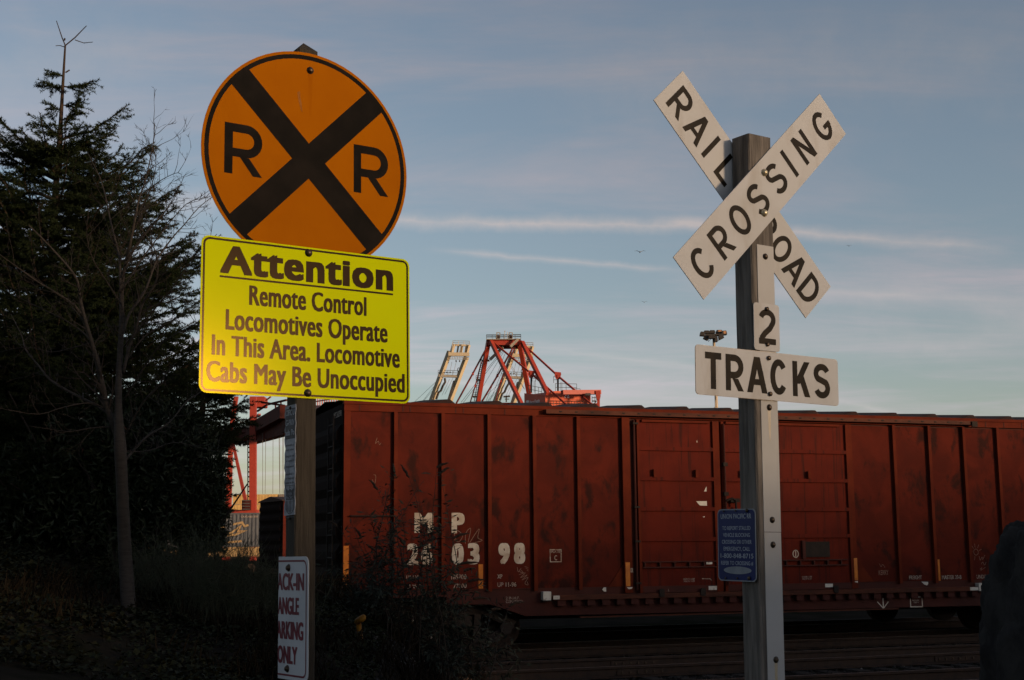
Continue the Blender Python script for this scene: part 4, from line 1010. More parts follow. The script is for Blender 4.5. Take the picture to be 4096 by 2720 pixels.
# ladder tower along the left leg
lad = MB()
for k in range(22):
    u = k / 21; xa = 868 + (795 - 868) * u; ya = 420 + (850 - 420) * u; Yk = Y0 + 8 + 6 * u
    lad.beam(Z7(xa - 16, ya, Yk), Z7(xa + 14, ya - 6, Yk), .18, .12)
lad.tube([Z7(852, 420, Y0 + 8), Z7(779, 850, Y0 + 14)], .10, 4).tube([Z7(882, 420, Y0 + 8), Z7(809, 850, Y0 + 14)], .10, 4)
obj('stair_tower', lad, M['crane_steel'], t)
for x, y in ((895, 420), (835, 622), (800, 800)):
    pz = obj('landing', MB().box(Fr(Z7(x - 38, y + 6, Y0 + 7), (1, 0, 0), (0, 0, 1), (0, -1, 0)), 0, 84 * K if y < 500 else 50 * K, 0, .35, -2.5, 0), M['crane_steel'], t)
    railing('landing_rail', [Z7(x - 38, y, Y0 + 7), Z7(x + (46 if y < 500 else 12), y, Y0 + 7)], 1.2, t, M['crane_steel'], .9, .06)
beam2('walkway_brace', Z7(945, 415, Y0 + 5), Z7(1080, 285, Y0 + 2), .35, t, M['galv'], .9)
beam2('walkway_brace', Z7(1160, 280, Y0 - 1.5), Z7(1240, 200, Y0 - 1.5), .3, t, M['galv'], .8)
# machinery house
hy = Y0 - 14
c0 = Z7(1525, 905, hy); c1 = Z7(1305, 905, hy + 11); c2 = Z7(2002, 905, hy + 3)
zt1 = Z7(1525, 790, hy)[2]; zt2 = Z7(1630, 742, hy)[2]; zb = c0[2] - 2
ex_ = c1 - c0; ex_[2] = 0; ey_ = c2 - c0; ey_[2] = 0
k1 = .215
v = lambda a, b, z: np.array([*(c0 + ex_ * a + ey_ * b)[:2], z])
zl = Z7(1305, 768, hy + 11)[2]
obj('machinery_house', MB().add([v(0, 0, zb), v(1, 0, zb), v(1, 1, zb), v(0, 1, zb), v(0, 0, zt1), v(1, 0, zl), v(1, k1, zt2 + .4), v(0, k1, zt2), v(1, 1, zt2 + .4), v(0, 1, zt2)],
    [(0, 1, 2, 3), (0, 4, 5, 1), (0, 3, 9, 7, 4), (3, 2, 8, 9), (1, 5, 6, 8, 2), (4, 7, 6, 5), (7, 9, 8, 6)]), M['crane_house'], t)
HF = Fr(v(0, 0, 0), unit(ey_), UP, unit(np.cross(unit(ey_), UP)))
lw = np.linalg.norm(ey_); zc = Z7(1750, 782, hy + 1.4)[2]
mb = MB(); text(mb, HF, '72', lw * .42, lw * .53, zc - .95, zc + .85, .08, .03); obj('lettering', mb, M['crane_white'], t)
EF2 = Fr(v(1, 0, 0), unit(-ex_), UP, unit(np.cross(unit(-ex_), UP))); lw2 = np.linalg.norm(ex_); zc2 = Z7(1400, 855, hy + 6)[2]
mb = MB(); text(mb, EF2, 'Port of Seattle', lw2 * .27, lw2 * .75, zc2 - .55, zc2 + .45, .06, .02)
obj('lettering', mb, M['crane_white'], t)
mb = MB(); mb.flat(EF2, [(lw2 * .03, zc2 - 1.0), (lw2 * .20, zc2 - 1.0), (lw2 * .23, zc2 - .2), (lw2 * .06, zc2 - .2)], .06); obj('emblem', mb, M['crane_white'], t); mb = MB(); mb.flat(EF2, [(lw2 * .08, zc2 + .0), (lw2 * .24, zc2 + .0), (lw2 * .22, zc2 + .7), (lw2 * .1, zc2 + .7)], .06)
obj('emblem', mb, M['crane_white'], t)
railing('roof_railing', [v(.05, .25, zt2), v(.05, .72, zt2)], 2.3, t, M['crane_steel'], 2.2, .07); railing('roof_railing', [v(.9, .05, zl), v(.2, .02, zt1 + .2)], 2.3, t, M['crane_steel'], 2.0, .07)
railing('base_railing', [v(-.06, .02, zb + 2.1), v(-.06, .8, zb + 2.1)], 1.5, t, M['crane_steel'], 1.8, .07); railing('roof_railing', [v(.3, .75, zt2), v(.3, .92, zt2)], 1.2, t, M['crane_steel'], 1.8, .07)
beam2('service_jib', Z7(1700, 760, hy - 4), Z7(2098, 757, hy + 1), 1.7, t, M['crane_red'], 1.3)
obj('jib_end', MB().prism(Fr(Z7(2050, 745, hy), (1, 0, 0), (0, 0, 1), (0, -1, 0)), [(0, 0), (50 * K, 0), (50 * K, -60 * K), (42 * K, -92 * K), (12 * K, -92 * K), (2 * K, -30 * K)], -1, 1), M['crane_red'], t)
beam2('jib_leg', Z7(2082, 835, hy), Z7(2082, 930, hy), .8, t, M['crane_red'])
obj('jib_hoist', MB().box(Fr(Z7(1942, 792, hy - 3), (1, 0, 0), (0, 0, 1), (0, -1, 0)), 0, 58 * K, 0, 24 * K, -1.5, 0, .15), M['crane_steel'], t)
obj('side_stair', MB().beam(Z7(2015, 815, hy - 1), Z7(2060, 815, hy - 1), .2, .2).beam(Z7(2015, 850, hy - 1), Z7(2060, 850, hy - 1), 1.2, .25).beam(Z7(2020, 900, hy - 1), Z7(2060, 852, hy - 1), .4, .3).beam(Z7(2015, 800, hy - 1), Z7(2015, 900, hy - 1), .15, .15).beam(Z7(2045, 800, hy - 1), Z7(2045, 900, hy - 1), .15, .15), M['crane_steel'], t)
ropes('hoist_rope', [(Z7(1060, 330, Y0 + 4), Z7(640, 865, Y0 + 40)), (Z7(1075, 330, Y0 + 4), Z7(665, 865, Y0 + 40)), (Z7(1085, 340, Y0 + 4), Z7(870, 700, Y0 + 30)), (Z7(1100, 360, Y0 + 6), Z7(900, 860, Y0 + 40)), (Z7(1120, 420, Y0 + 8), Z7(940, 860, Y0 + 40)), (Z7(1130, 440, Y0 + 8), Z7(1300, 720, Y0 + 10)), (Z7(1160, 460, Y0 + 8), Z7(1310, 730, Y0 + 10))], .07, M['rope'], t)
# lower portal (stands behind the train)
for x in (1000, 1500):
    a = Z7(x, 860, Y0 + 10); beam2('portal_leg', np.array([a[0], a[1], 0]), a, 2.0, t, M['crane_red'])
beam2('portal_beam', Z7(800, 905, Y0 + 10), Z7(2080, 915, Y0 + 0), 2.2, t, M['crane_red'])


# two tan cranes with raised booms
def boom_crane(dx, dy, Yb, label):
    q = Z7(560 + dx, 2300, Yb); q[2] = 0
    t = thing('quay_crane', label, 'crane', q, 'port cranes')
    k = Yb / 5445 / 2.623; z = lambda x, y, d=0: Z7(x + dx, y + dy, Yb + d)
    beam2('boom_girder', z(522, 330, -2), z(300, 930, 6), 40 * k, t, M['crane_tan'], 44 * k); beam2('boom_girder', z(698, 390, -2), z(492, 930, 6), 40 * k, t, M['crane_tan'], 44 * k)
    head = obj('boom_head', MB().beam(z(540, 345, -2), z(565, 255, -3), 26 * k, 30 * k).beam(z(700, 350, -2), z(722, 262, -3), 26 * k, 30 * k).beam(z(556, 262, -3), z(730, 268, -3), 14 * k, 20 * k), M['crane_tan'], t)
    for x in (600, 645, 685): obj('head_stiffener', MB().beam(z(x, 345, -2), z(x + 12, 268, -2.4), 10 * k, 16 * k), M['crane_tan'], t)
    obj('head_plate', MB().beam(z(628, 345, -1), z(645, 265, -1), 150 * k, .2), M['galv'], t)
    obj('cross_tie', MB().beam(z(508, 358, -3), z(728, 362, -3), 30 * k, 36 * k), M['crane_tan'], t)
    obj('lattice', MB().beam(z(512, 385, -3), z(722, 392, -3), 4 * k, 6 * k).beam(z(510, 408, -3), z(718, 412, -3), 5 * k, 6 * k), M['galv'], t)
    for x in range(520, 720, 26): obj('lattice_bar', MB().beam(z(x, 384, -3), z(x + 8, 412, -3), 4 * k, 5 * k), M['galv'], t)
    for x in (588, 625): obj('lamp', MB().box(Fr(z(x - 7, 438, -3), (1, 0, 0), (0, 0, 1), (0, -1, 0)), 0, 14 * k, 0, 18 * k, -1, 0, .2), M['crane_steel'], t)
    railing('head_railing', [z(545, 330, -4), z(556, 258, -4), z(728, 262, -4), z(728, 300, -4)], 1.5, t, M['galv'], 2, .09)
    obj('cross_beam', MB().beam(z(405, 585, 1), z(605, 592, 1), 30 * k, 26 * k), M['galv'], t)
    railing('cross_railing', [z(400, 572, 0), z(605, 578, 0)], 1.7, t, M['crane_steel'], 1.8, .08)
    for x in (490, 525): obj('lamp', MB().box(Fr(z(x - 7, 555, 0), (1, 0, 0), (0, 0, 1), (0, -1, 0)), 0, 15 * k, 0, 14 * k, -1, 0, .2), M['crane_steel'], t)
    lad = MB()
    for kk in range(26):
        u = kk / 25; lad.beam(z(570 - 70 * u - 11, 640 + 230 * u, 2), z(570 - 70 * u + 12, 640 + 230 * u - 5, 2), .3, .25)
    lad.tube([z(560, 640, 2), z(490, 870, 2)], .14, 4).tube([z(582, 640, 2), z(512, 870, 2)], .14, 4)
    obj('boom_ladder', lad, M['crane_steel'], t)
    obj('festoon', MB().tube([z(470, 610, 1), z(475, 650, 1), z(450, 690, 1), z(430, 740, 2), z(405, 760, 2), z(380, 830, 3)], .45, 5), M['crane_steel'], t)
    obj('sheave_ring', MB().tube([z(617 + 14 * math.cos(a), 522 + 20 * math.sin(a), 0) for a in np.linspace(0, 6.28, 14)], .14, 4), M['crane_steel'], t)
    ropes('boom_rope', [(z(375, 650, 3), z(130, 880, 20)), (z(370, 680, 3), z(215, 880, 20)), (z(360, 720, 3), z(230, 870, 20)), (z(545, 440), z(520, 560)), (z(590, 440), z(560, 560)), (z(560, 600), z(470, 780, 4)), (z(520, 620), z(440, 790, 4))], .07, M['rope'], t)
    g = z(380, 930, 6); beam2('portal_tower', np.array([g[0], g[1], 0]), g, 3.0, t, M['crane_tan']); g = z(570, 930, 6); beam2('portal_tower', np.array([g[0], g[1], 0]), g, 3.0, t, M['crane_tan'])
    return t


boom_crane(0, 0, 520, 'tan quay crane with raised boom, left of the red crane')
t = boom_crane(668, 14, 540, 'tan quay crane with raised boom behind the red crane legs')
obj('light_bar', MB().beam(Z7(1115, 860, 500), Z7(1115, 800, 500), .5, .5).beam(Z7(1085, 805, 500), Z7(1155, 800, 500), .5, .6).beam(Z7(1145, 830, 500), Z7(1100, 830, 500), .3, .3), M['crane_steel'], t)


# near red gantry at the left, behind the conifers
def Z4(x, y, Y): return P(860 + x / 2.24, 1560 + y / 2.24, Y)


q = Z4(345, 1500, 300); q[2] = 0
t = thing('gantry_crane', 'red gantry crane legs and girder seen left of the wooden sign post', 'crane', q, 'port cranes')
k = 300 / 5445 / 2.24
def leg(name, a, b, w0, w1):
    a, b = np.asarray(a), np.asarray(b); mb = MB(); vs = []
    for p, ww in ((a, w0), (b, w1)):
        for sx, sy in ((-1, -1), (1, -1), (1, 1), (-1, 1)): vs.append(p + np.array([sx * ww / 2, sy * ww / 2, 0]))
    return obj(name, mb.add(vs, [(0, 3, 2, 1), (4, 5, 6, 7)] + [(i, (i + 1) % 4, 4 + (i + 1) % 4, 4 + i) for i in range(4)]), M['crane_red'], t)
g = Z4(345, 1260, 300); leg('leg', (g[0], 300, 0), Z4(343, 60, 300), 58 * k, 56 * k)
g = Z4(105, 1260, 322); leg('leg', (g[0], 322, 0), Z4(150, 300, 322), 66 * k, 34 * k)
leg('diagonal_brace', Z4(275, 1000, 304), Z4(160, 470, 321), 30 * k, 26 * k)
leg('upper_leg', Z4(150, 320, 322), Z4(190, 60, 322), 40 * k, 40 * k)
mb = MB()
for kk in range(13): mb.beam(Z4(294, 470 + kk * 44, 301), Z4(312, 470 + kk * 44, 301), .25, .3)
mb.tube([Z4(294, 440, 301), Z4(294, 1010, 301)], .12, 4).tube([Z4(310, 440, 301), Z4(310, 1010, 301)], .12, 4)
obj('ladder', mb, M['crane_steel'], t)
gd = MB().beam(Z4(185, 445, 340), Z4(640, 195, 268), 2.6, 2.6); obj('girder', gd, M['crane_dark'], t)
obj('girder', MB().beam(Z4(300, 440, 330), Z4(660, 330, 272), 2.0, 3.0), M['crane_dark'], t)
obj('girder', MB().beam(Z4(640, 330, 272), Z4(1180, 150, 225), 2.0, 2.4), M['crane_dark'], t)
obj('walkway', MB().beam(Z4(230, 328, 310), Z4(600, 326, 290), 1.4, .35), M['galv'], t)
railing('walkway_rail', [Z4(230, 322, 309), Z4(600, 320, 289)], 1.5, t, M['crane_steel'], 1.5, .08)
railing('girder_rail', [Z4(900, 150, 262), Z4(1110, 118, 248)], 2.0, t, M['crane_red'], 1.5, .12)
obj('girder_deck', MB().beam(Z4(890, 150, 262), Z4(1120, 150, 248), 1.5, .5), M['crane_red'], t)
obj('trolley_house', MB().box(Fr(Z4(335, 150, 305), (1, 0, 0), (0, 0, 1), (0, -1, 0)), 0, 110 * k, 0, 95 * k, -4, 0, .2), M['crane_red'], t)
for x0, y0, x1, y1, ww in ((380, 190, 470, 130, 14), (430, 280, 520, 190, 12), (470, 130, 640, 90, 16), (480, 200, 490, 330, 10), (540, 130, 560, 300, 12), (590, 100, 600, 330, 12), (420, 110, 620, 140, 18)):
    beam2('truss_bar', Z4(x0, y0, 292), Z4(x1, y1, 288), ww * k, t, M['crane_dark'])
for x0, y0, x1, y1, ww in ((575, 255, 640, 240, 10), (455, 95, 500, 60, 10), (380, 235, 400, 222, 22), (600, 320, 612, 370, 10)):
    beam2('truss_bar', Z4(x0, y0, 287), Z4(x1, y1, 286), ww * k, t, M['crane_red'])
beam2('tie_beam', Z4(100, 410, 330), Z4(330, 340, 312), 1.6, t, M['crane_dark']); beam2('tie_beam', Z4(120, 470, 330), Z4(330, 400, 312), 1.4, t, M['crane_dark'])
ropes('hoist_rope', [(Z4(x, 385, 285), Z4(x2, 930, 285)) for x, x2 in ((427, 427), (455, 449), (520, 518), (573, 580), (580, 582), (607, 600), (614, 612))], .055, M['rope'], t)
obj('sill_beam', MB().box(Fr(Z4(40, 1115, 299), (1, 0, 0), (0, 0, 1), (0, -1, 0)), 0, 330 * k, 0, 40 * k, -3, 0), M['crane_red'], t)
obj('service_hut', MB().box(Fr(Z4(238, 1075, 298), (1, 0, 0), (0, 0, 1), (0, -1, 0)), 0, 75 * k, 0, 88 * k, -2.5, 0), M['crane_dark'], t)
mb = MB()
for kk in range(4): mb.beam(Z4(245, 990 + kk * 26, 297), Z4(312, 990 + kk * 26, 297), .2, .25)
obj('hut_railing', mb, M['crane_steel'], t)

# floodlight mast
YM = 150.
def ZM(x, y, d=0): return P(2780 + x / 15.68, 1300 + y / 15.68, YM + d)
km = YM / 5445 / 15.68
g = ZM(1170, 1400); base = np.array([g[0] + .25, YM, 0])
t = thing('floodlight_mast', 'tall floodlight mast behind the boxcar, left of the timber post', 'light mast', base)
obj('pole', MB().tube([base, base * .4 + ZM(1175, 900) * .6, ZM(1175, 640)], [.26, .18, .15], 10), M['mast'], t, True)
obj('head_ring', MB().box(Fr(ZM(650, 690, 0), (1, 0, 0), (0, 0, 1), (0, -1, 0)), 0, 1100 * km, 0, 120 * km, -.3, .3), M['lamp_black'], t)
obj('conduit', MB().tube([P(2862, 1600, YM - .3), P(2860, 1640, YM - .3)], .05, 5).beam(P(2855, 1631, YM - .25), P(2868, 1631, YM - .25), .06, .06), M['mast'], t)


def lamp(x0, x1, y0, y1, d, mat, tilt=0.):
    hf = Fr(ZM((x0 + x1) / 2, (y0 + y1) / 2, d), (math.cos(tilt), 0, math.sin(tilt)), (-math.sin(tilt), 0, math.cos(tilt)), (0, -1, 0))
    a, b = (x1 - x0) / 2 * km, (y1 - y0) / 2 * km
    l = obj('floodlight', MB().prism(hf, [(-a, -b), (a, -b), (a, b * .1), (a * .78, b), (-a * .78, b), (-a, b * .1)], -.35, .35), M['lamp_black'], t)
    if mat: obj('lamp_cover', MB().box(hf, -a * .35, a * .72, -b * .55, b * .8, .351, .37), M['lamp_back'], l)


lamp(310, 600, 440, 700, .1, None, -.1); lamp(535, 880, 365, 540, .6, None); lamp(880, 1240, 345, 530, .6, None); lamp(1310, 1690, 330, 520, .6, True); lamp(1660, 1975, 375, 640, .1, True, .08)
lamp(830, 1240, 640, 860, -.6, None); lamp(540, 850, 690, 930, -.3, None, -.45); lamp(1470, 1770, 640, 890, -.3, None, .45); lamp(1230, 1400, 740, 1060, -.5, None)
obj('lamp_bracket', MB().tube([ZM(835, 900, -.2), ZM(838, 1050, -.2), ZM(1010, 860, -.2)], .035, 4).tube([ZM(1480, 860, -.2), ZM(1475, 1000, -.2), ZM(1390, 920, -.2)], .035, 4), M['lamp_black'], t)
# gulls
for x, y, Yb, sp, lab in ((2560, 1009, 90, 0.44, 'distant gull in flight left of the crossbuck'), (3396, 984, 160, 0.40, 'tiny distant bird in flight right of the crossbuck'), (2577, 1209, 130, 0.36, 'tiny distant bird low in the sky beside the crane')):
    c = P(x, y, Yb); mb = MB(); cells = []
    for sg in (-1, 1):
        mb.add([c + np.array(q) * sp for q in ((0, .10, .05), (0, -.16, .04), (sg * .5, -.10, .26), (sg * 1.0, -.02, .14), (sg * .5, .10, .27), (0, 0, .0), (sg * .5, 0, .22))], [(0, 1, 2, 4), (4, 2, 3), (5, 1, 2, 6), (6, 2, 3), (0, 4, 6, 5)])
    mb.tube([c + np.array((0, -.35, 0)) * sp, c + np.array((0, -.15, .02)) * sp, c + np.array((0, .2, .03)) * sp, c + np.array((0, .5, .02)) * sp], [.02 * sp, .10 * sp, .09 * sp, .03 * sp], 6)
    tag(obj('gull', mb, M['bird'], base=c), lab, 'bird', 'birds in the sky')

# ------------------------------------------------------------------ vegetation
def needles(segs, spacing, ln, wd, r, spread=(35, 70)):
    """short flat needles set all round a list of twig segments (p, q); two triangles' worth each"""
    ps, ds = [], []
    for p, q in segs:
        L = np.linalg.norm(q - p); n = max(2, int(L / spacing)); t = r.random(n)[:, None]
        ps.append(p + (q - p) * t); ds.append(np.repeat(((q - p) / max(L, 1e-6))[None], n, 0))
    p = np.concatenate(ps); d = np.concatenate(ds); n = len(p)
    a = r.normal(size=(n, 3)); a -= d * (a * d).sum(1)[:, None]; a /= np.linalg.norm(a, axis=1)[:, None]
    an = np.radians(r.uniform(*spread, n))[:, None]; dir_ = d * np.cos(an) + a * np.sin(an)
    side = np.cross(dir_, r.normal(size=(n, 3))); side /= np.linalg.norm(side, axis=1)[:, None]
    L = (ln * r.uniform(.6, 1.15, n))[:, None]
    v = np.stack([p - side * wd / 2, p + side * wd / 2, p + dir_ * L], 1).reshape(-1, 3)
    return v, np.arange(3 * n).reshape(-1, 3)


def leaves(p, d, nrm, ln, wd):
    """folded lance-shaped leaves: base p, direction d, face normal nrm"""
    s = np.cross(d, nrm); s /= np.linalg.norm(s, axis=1)[:, None]; nn = np.cross(s, d)
    ln = np.asarray(ln)[:, None]; wd = np.asarray(wd)[:, None]
    v = np.stack([p, p + d * ln * .45 + s * wd / 2 + nn * wd * .18, p + d * ln - nn * ln * .12, p + d * ln * .45 - s * wd / 2 + nn * wd * .18], 1).reshape(-1, 3)
    i = np.arange(len(p)) * 4
    return v, np.concatenate([np.stack([i, i + 1, i + 2], 1), np.stack([i, i + 2, i + 3], 1)])


def rand_dirs(n, r): v = r.normal(size=(n, 3)); return v / np.linalg.norm(v, axis=1)[:, None]


def conifer(name, label, axis, profile, zlow, r, mat, nbr, extra=(), group=None, tipfork=False, dens=1.0):
    """axis: trunk points from ground to tip; profile(z) -> branch length; extra: (z, azimuth, length, rise) branches"""
    axis = [np.asarray(a, float) for a in axis]; zs = np.array([a[2] for a in axis])
    t = thing(name, label, 'tree', axis[0], group)
    at = lambda z: np.array([np.interp(z, zs, [a[k] for a in axis]) for k in (0, 1)] + [z])
    H = zs[-1] - zs[0]
    fine = [at(z) for z in np.linspace(zs[0], zs[-1], 26)]
    obj('trunk', MB().tube(fine, [max(.012, .10 * (1 - (p[2] - zs[0]) / H) ** 1.0 + .011) for p in fine], 8), M['bark_conifer'], t, True)
    br = MB(); segs = []
    lst = list(extra)
    for k in range(nbr):
        z = zlow + (zs[-1] - zlow) * (1 - math.sqrt(r.random())) * .93; L = profile(z)
        if L <= 0: continue
        f = (z - zlow) / (zs[-1] - zlow)
        lst.append((z, r.uniform(0, 2 * math.pi), L * r.uniform(.7, 1.06), r.normal(.10 + .45 * f, .12)))
    for z, az, L, rise in lst:
        p = at(z); d = np.array([math.cos(az), math.sin(az), 0]); pts = [p]; n = 7
        for k in range(1, n + 1):
            u = k / n; pts.append(p + d * L * u + UP * L * (rise * u - .22 * u * (1 - u) * (1.4 - rise) + .12 * u ** 3) + r.normal(0, .012 * L, 3))
        br.tube(pts, [.018 * (1 - k / n) * min(1, L) + .004 for k in range(n + 1)], 4, False)
        for k in range(1, n): segs.append((pts[k], pts[k + 1]))
        side = np.cross(d, UP)
        m = int(10 + L * 11)
        for q in range(m):
            u = .12 + .86 * q / m; i = min(int(u * n), n - 1); b = pts[i] + (pts[i + 1] - pts[i]) * (u * n - i)
            l2 = (.12 + .34 * L * (1 - u) * .55 + .07) * r.uniform(.6, 1.15); sg = 1 if q % 2 else -1
            tdir = unit(d * .75 + side * sg * r.uniform(.5, 1.0) + UP * r.normal(.02 + .25 * rise, .22)); e = b + tdir * l2 + UP * l2 * r.normal(-.06, .10)
            mid = (b + e) / 2 + r.normal(0, .012, 3); segs += [(b, mid), (mid, e)]
            if l2 > .22:
                for w2 in (.35, .55, .75):
                    for s2 in (1, -1):
                        if r.random() < .25: continue
                        b2 = b + (e - b) * w2; td = unit(tdir * .8 + np.cross(tdir, UP) * s2 * .7 + r.normal(0, .2, 3)); segs.append((b2, b2 + td * l2 * .42 * r.uniform(.6, 1.1)))
    obj('branches', br, M['bark_conifer'], t)
    v, f = needles(segs, .0036 / dens, .045, .0095, r); obj('needles', (v, f), mat, t)
    return t


# big conifer on the left
YC = 17.0
rC = np.random.default_rng(21)
base = P(215, 2300, YC); base[2] = float(ground_z(base[0], base[1])) - .1
ax = [base, P(205, 1500, YC), P(212, 900, YC), P(240, 540, YC), P(252, 330, YC), P(261, 180, YC)]
zt_ = ax[-1][2]; zp = lambda y: P(230, y, YC)[2]
pz = [(zp(2250), 1.9), (zp(1700), 2.1), (zp(1450), 2.05), (zp(1250), 2.0), (zp(1050), 1.75), (zp(950), 1.7), (zp(800), 1.35), (zp(700), 1.0), (zp(640), .75), (zp(600), .0), (zp(180), 0.)]
prof = lambda z: float(np.interp(z, [a for a, b in pz], [b for a, b in pz]))
px2m = YC / 5445
ex = []
for y0, x1, y1 in ((345, 360, 320), (420, 315, 400), (340, 172, 325), (300, 225, 300), (560, 500, 420), (520, 320, 400), (600, 475, 530), (545, 160, 470), (700, 470, 690), (745, 600, 545), (780, 545, 660), (690, -20, 440), (760, 60, 590), (930, 560, 680), (980, 545, 730), (1000, 590, 640), (1060, 520, 860), (1150, 800, 1010), (1250, 786, 1180), (1330, 735, 1262), (1420, 717, 1345), (1530, 640, 1415), (1250, 700, 1080), (800, 430, 640), (1180, 860, 960), (860, 380, 640), (720, -70, 520), (800, -80, 640), (860, -90, 740), (640, 90, 520), (650, 330, 540), (700, 420, 600), (620, 150, 560), (480, 300, 440), (440, 205, 420), (1000, 700, 840), (1100, 740, 960), (900, 640, 760), (820, 560, 620), (1020, 690, 900), (1120, 760, 1040), (1220, 775, 1120), (1300, 765, 1210), (1380, 735, 1290), (1460, 720, 1380), (960, 660, 800), (1080, 600, 930), (1180, 640, 1080)):
    p = P(np.interp(y0, [180, 330, 540, 900, 1500], [261, 252, 240, 212, 205]), y0, YC); q = P(x1, y1, YC); dx = q[0] - p[0]; L = abs(dx) / .95; ex.append((p[2], rC.normal(0, .28) + (0 if dx > 0 else math.pi), max(L, .12), (q[2] - p[2]) / max(L, .1) - .10))
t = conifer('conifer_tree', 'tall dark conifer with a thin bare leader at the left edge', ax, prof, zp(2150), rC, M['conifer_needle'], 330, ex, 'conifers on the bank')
tip = ax[-1]; ts = []
tm = MB()
for pts, rad in (([(261, 182), (248, 150), (226, 84)], .008), ([(261, 182), (300, 150), (346, 103)], .009), ([(300, 160), (335, 172), (372, 168)], .006), ([(258, 188), (240, 182), (222, 183)], .006), ([(258, 160), (259, 155)], .012), ([(262, 290), (278, 280)], .01)):
    pp = [P(x, y, YC + rC.normal(0, .05)) for x, y in pts]; tm.tube(pp, [rad, rad * .9, rad * .6][:len(pp)] if len(pp) == 3 else [rad] * 2, 5)
    ts += list(zip(pp[:-1], pp[1:]))
obj('leader', tm, M['bark_conifer'], t); obj('leader_needles', needles(ts, .006, .018, .003, rC, (50, 85)), M['conifer_needle'], t)
# second conifer, its top behind the yellow sign
r2 = np.random.default_rng(5); Y2 = 19.0
b2 = P(800, 2300, Y2); b2[2] = float(ground_z(b2[0], b2[1])) - .1
z2 = lambda y: P(800, y, Y2)[2]
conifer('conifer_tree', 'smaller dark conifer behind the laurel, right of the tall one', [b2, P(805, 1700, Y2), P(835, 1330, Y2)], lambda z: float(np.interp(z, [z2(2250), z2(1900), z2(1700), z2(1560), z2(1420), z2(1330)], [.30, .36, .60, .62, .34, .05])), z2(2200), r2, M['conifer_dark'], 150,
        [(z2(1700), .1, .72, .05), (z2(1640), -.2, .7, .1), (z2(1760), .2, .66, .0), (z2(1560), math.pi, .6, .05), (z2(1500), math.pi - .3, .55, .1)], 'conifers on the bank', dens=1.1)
# a further conifer whose lower limbs fill the left edge
r3 = np.random.default_rng(9); Y3 = 18.6
b3 = P(-260, 2300, Y3); b3[2] = float(ground_z(b3[0], b3[1])) - .1
z3 = lambda y: P(-200, y, Y3)[2]
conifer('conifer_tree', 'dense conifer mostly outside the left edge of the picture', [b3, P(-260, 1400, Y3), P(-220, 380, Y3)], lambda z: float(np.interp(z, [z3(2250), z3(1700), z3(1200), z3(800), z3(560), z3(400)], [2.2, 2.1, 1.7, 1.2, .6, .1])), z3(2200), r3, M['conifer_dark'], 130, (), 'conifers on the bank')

# laurel hedge
rh = np.random.default_rng(3); YH = 15.9
ca, cb = P(60, 2190, YH), P(880, 2215, YH)
t = thing('laurel_shrub', 'broad dark evergreen laurel shrub behind the bare tree trunk', 'shrub', ((ca[0] + cb[0]) / 2, YH, float(ground_z((ca[0] + cb[0]) / 2, YH))))
n = 13000
lobes = [(P(150, 1960, YH), .75, .62), (P(330, 1880, YH), .80, .72), (P(520, 1830, YH), .80, .78), (P(660, 1860, YH), .74, .74), (P(765, 1920, YH), .46, .70), (P(600, 2080, YH), .85, .55), (P(300, 2090, YH), .85, .50), (P(760, 2090, YH), .46, .5), (P(440, 1760, YH), .5, .42), (P(690, 1740, YH), .42, .40)]
pts = []; nrm = []
for c, rx, rz in lobes:
    m = n // len(lobes); dd = rand_dirs(m, rh); rr = rh.uniform(.35, 1.0, m) ** .45
    lump = 1 + .12 * np.sin(5 * dd[:, 0] + 3 * dd[:, 2]) + .08 * np.sin(9 * dd[:, 2] + 4 * dd[:, 1])
    q = c + dd * np.array([rx, rx * .9, rz]) * (rr * lump)[:, None]; pts.append(q); nrm.append(dd)
pts = np.concatenate(pts); nrm = np.concatenate(nrm); keep = pts[:, 2] > ground_z(pts[:, 0], pts[:, 1]) + .03; pts, nrm = pts[keep], nrm[keep]
d = nrm * .5 + rand_dirs(len(pts), rh) * .8 + np.array([0, 0, .35]); d /= np.linalg.norm(d, axis=1)[:, None]
obj('foliage', leaves(pts, d, rand_dirs(len(pts), rh) + nrm, rh.uniform(.07, .13, len(pts)), rh.uniform(.022, .036, len(pts))), M['laurel'], t)
k = rh.choice(len(pts), 60); k = k[(pts[k][:, 2] > P(0, 1900, YH)[2])]
obj('red_leaves', leaves(pts[k], d[k], nrm[k], np.full(len(k), .09), np.full(len(k), .025)), M['laurel_red'], t)
sm = MB()
for c, rx, rz in lobes[:6]:
    g = np.array([c[0] + rh.normal(0, .15), c[1], float(ground_z(c[0], c[1])) - .05])
    for k in range(4): sm.tube([g, (g + c) / 2 + rh.normal(0, .12, 3), c + rh.normal(0, .35, 3)], [.025, .018, .008], 5)
obj('stems', sm, M['twig'], t)

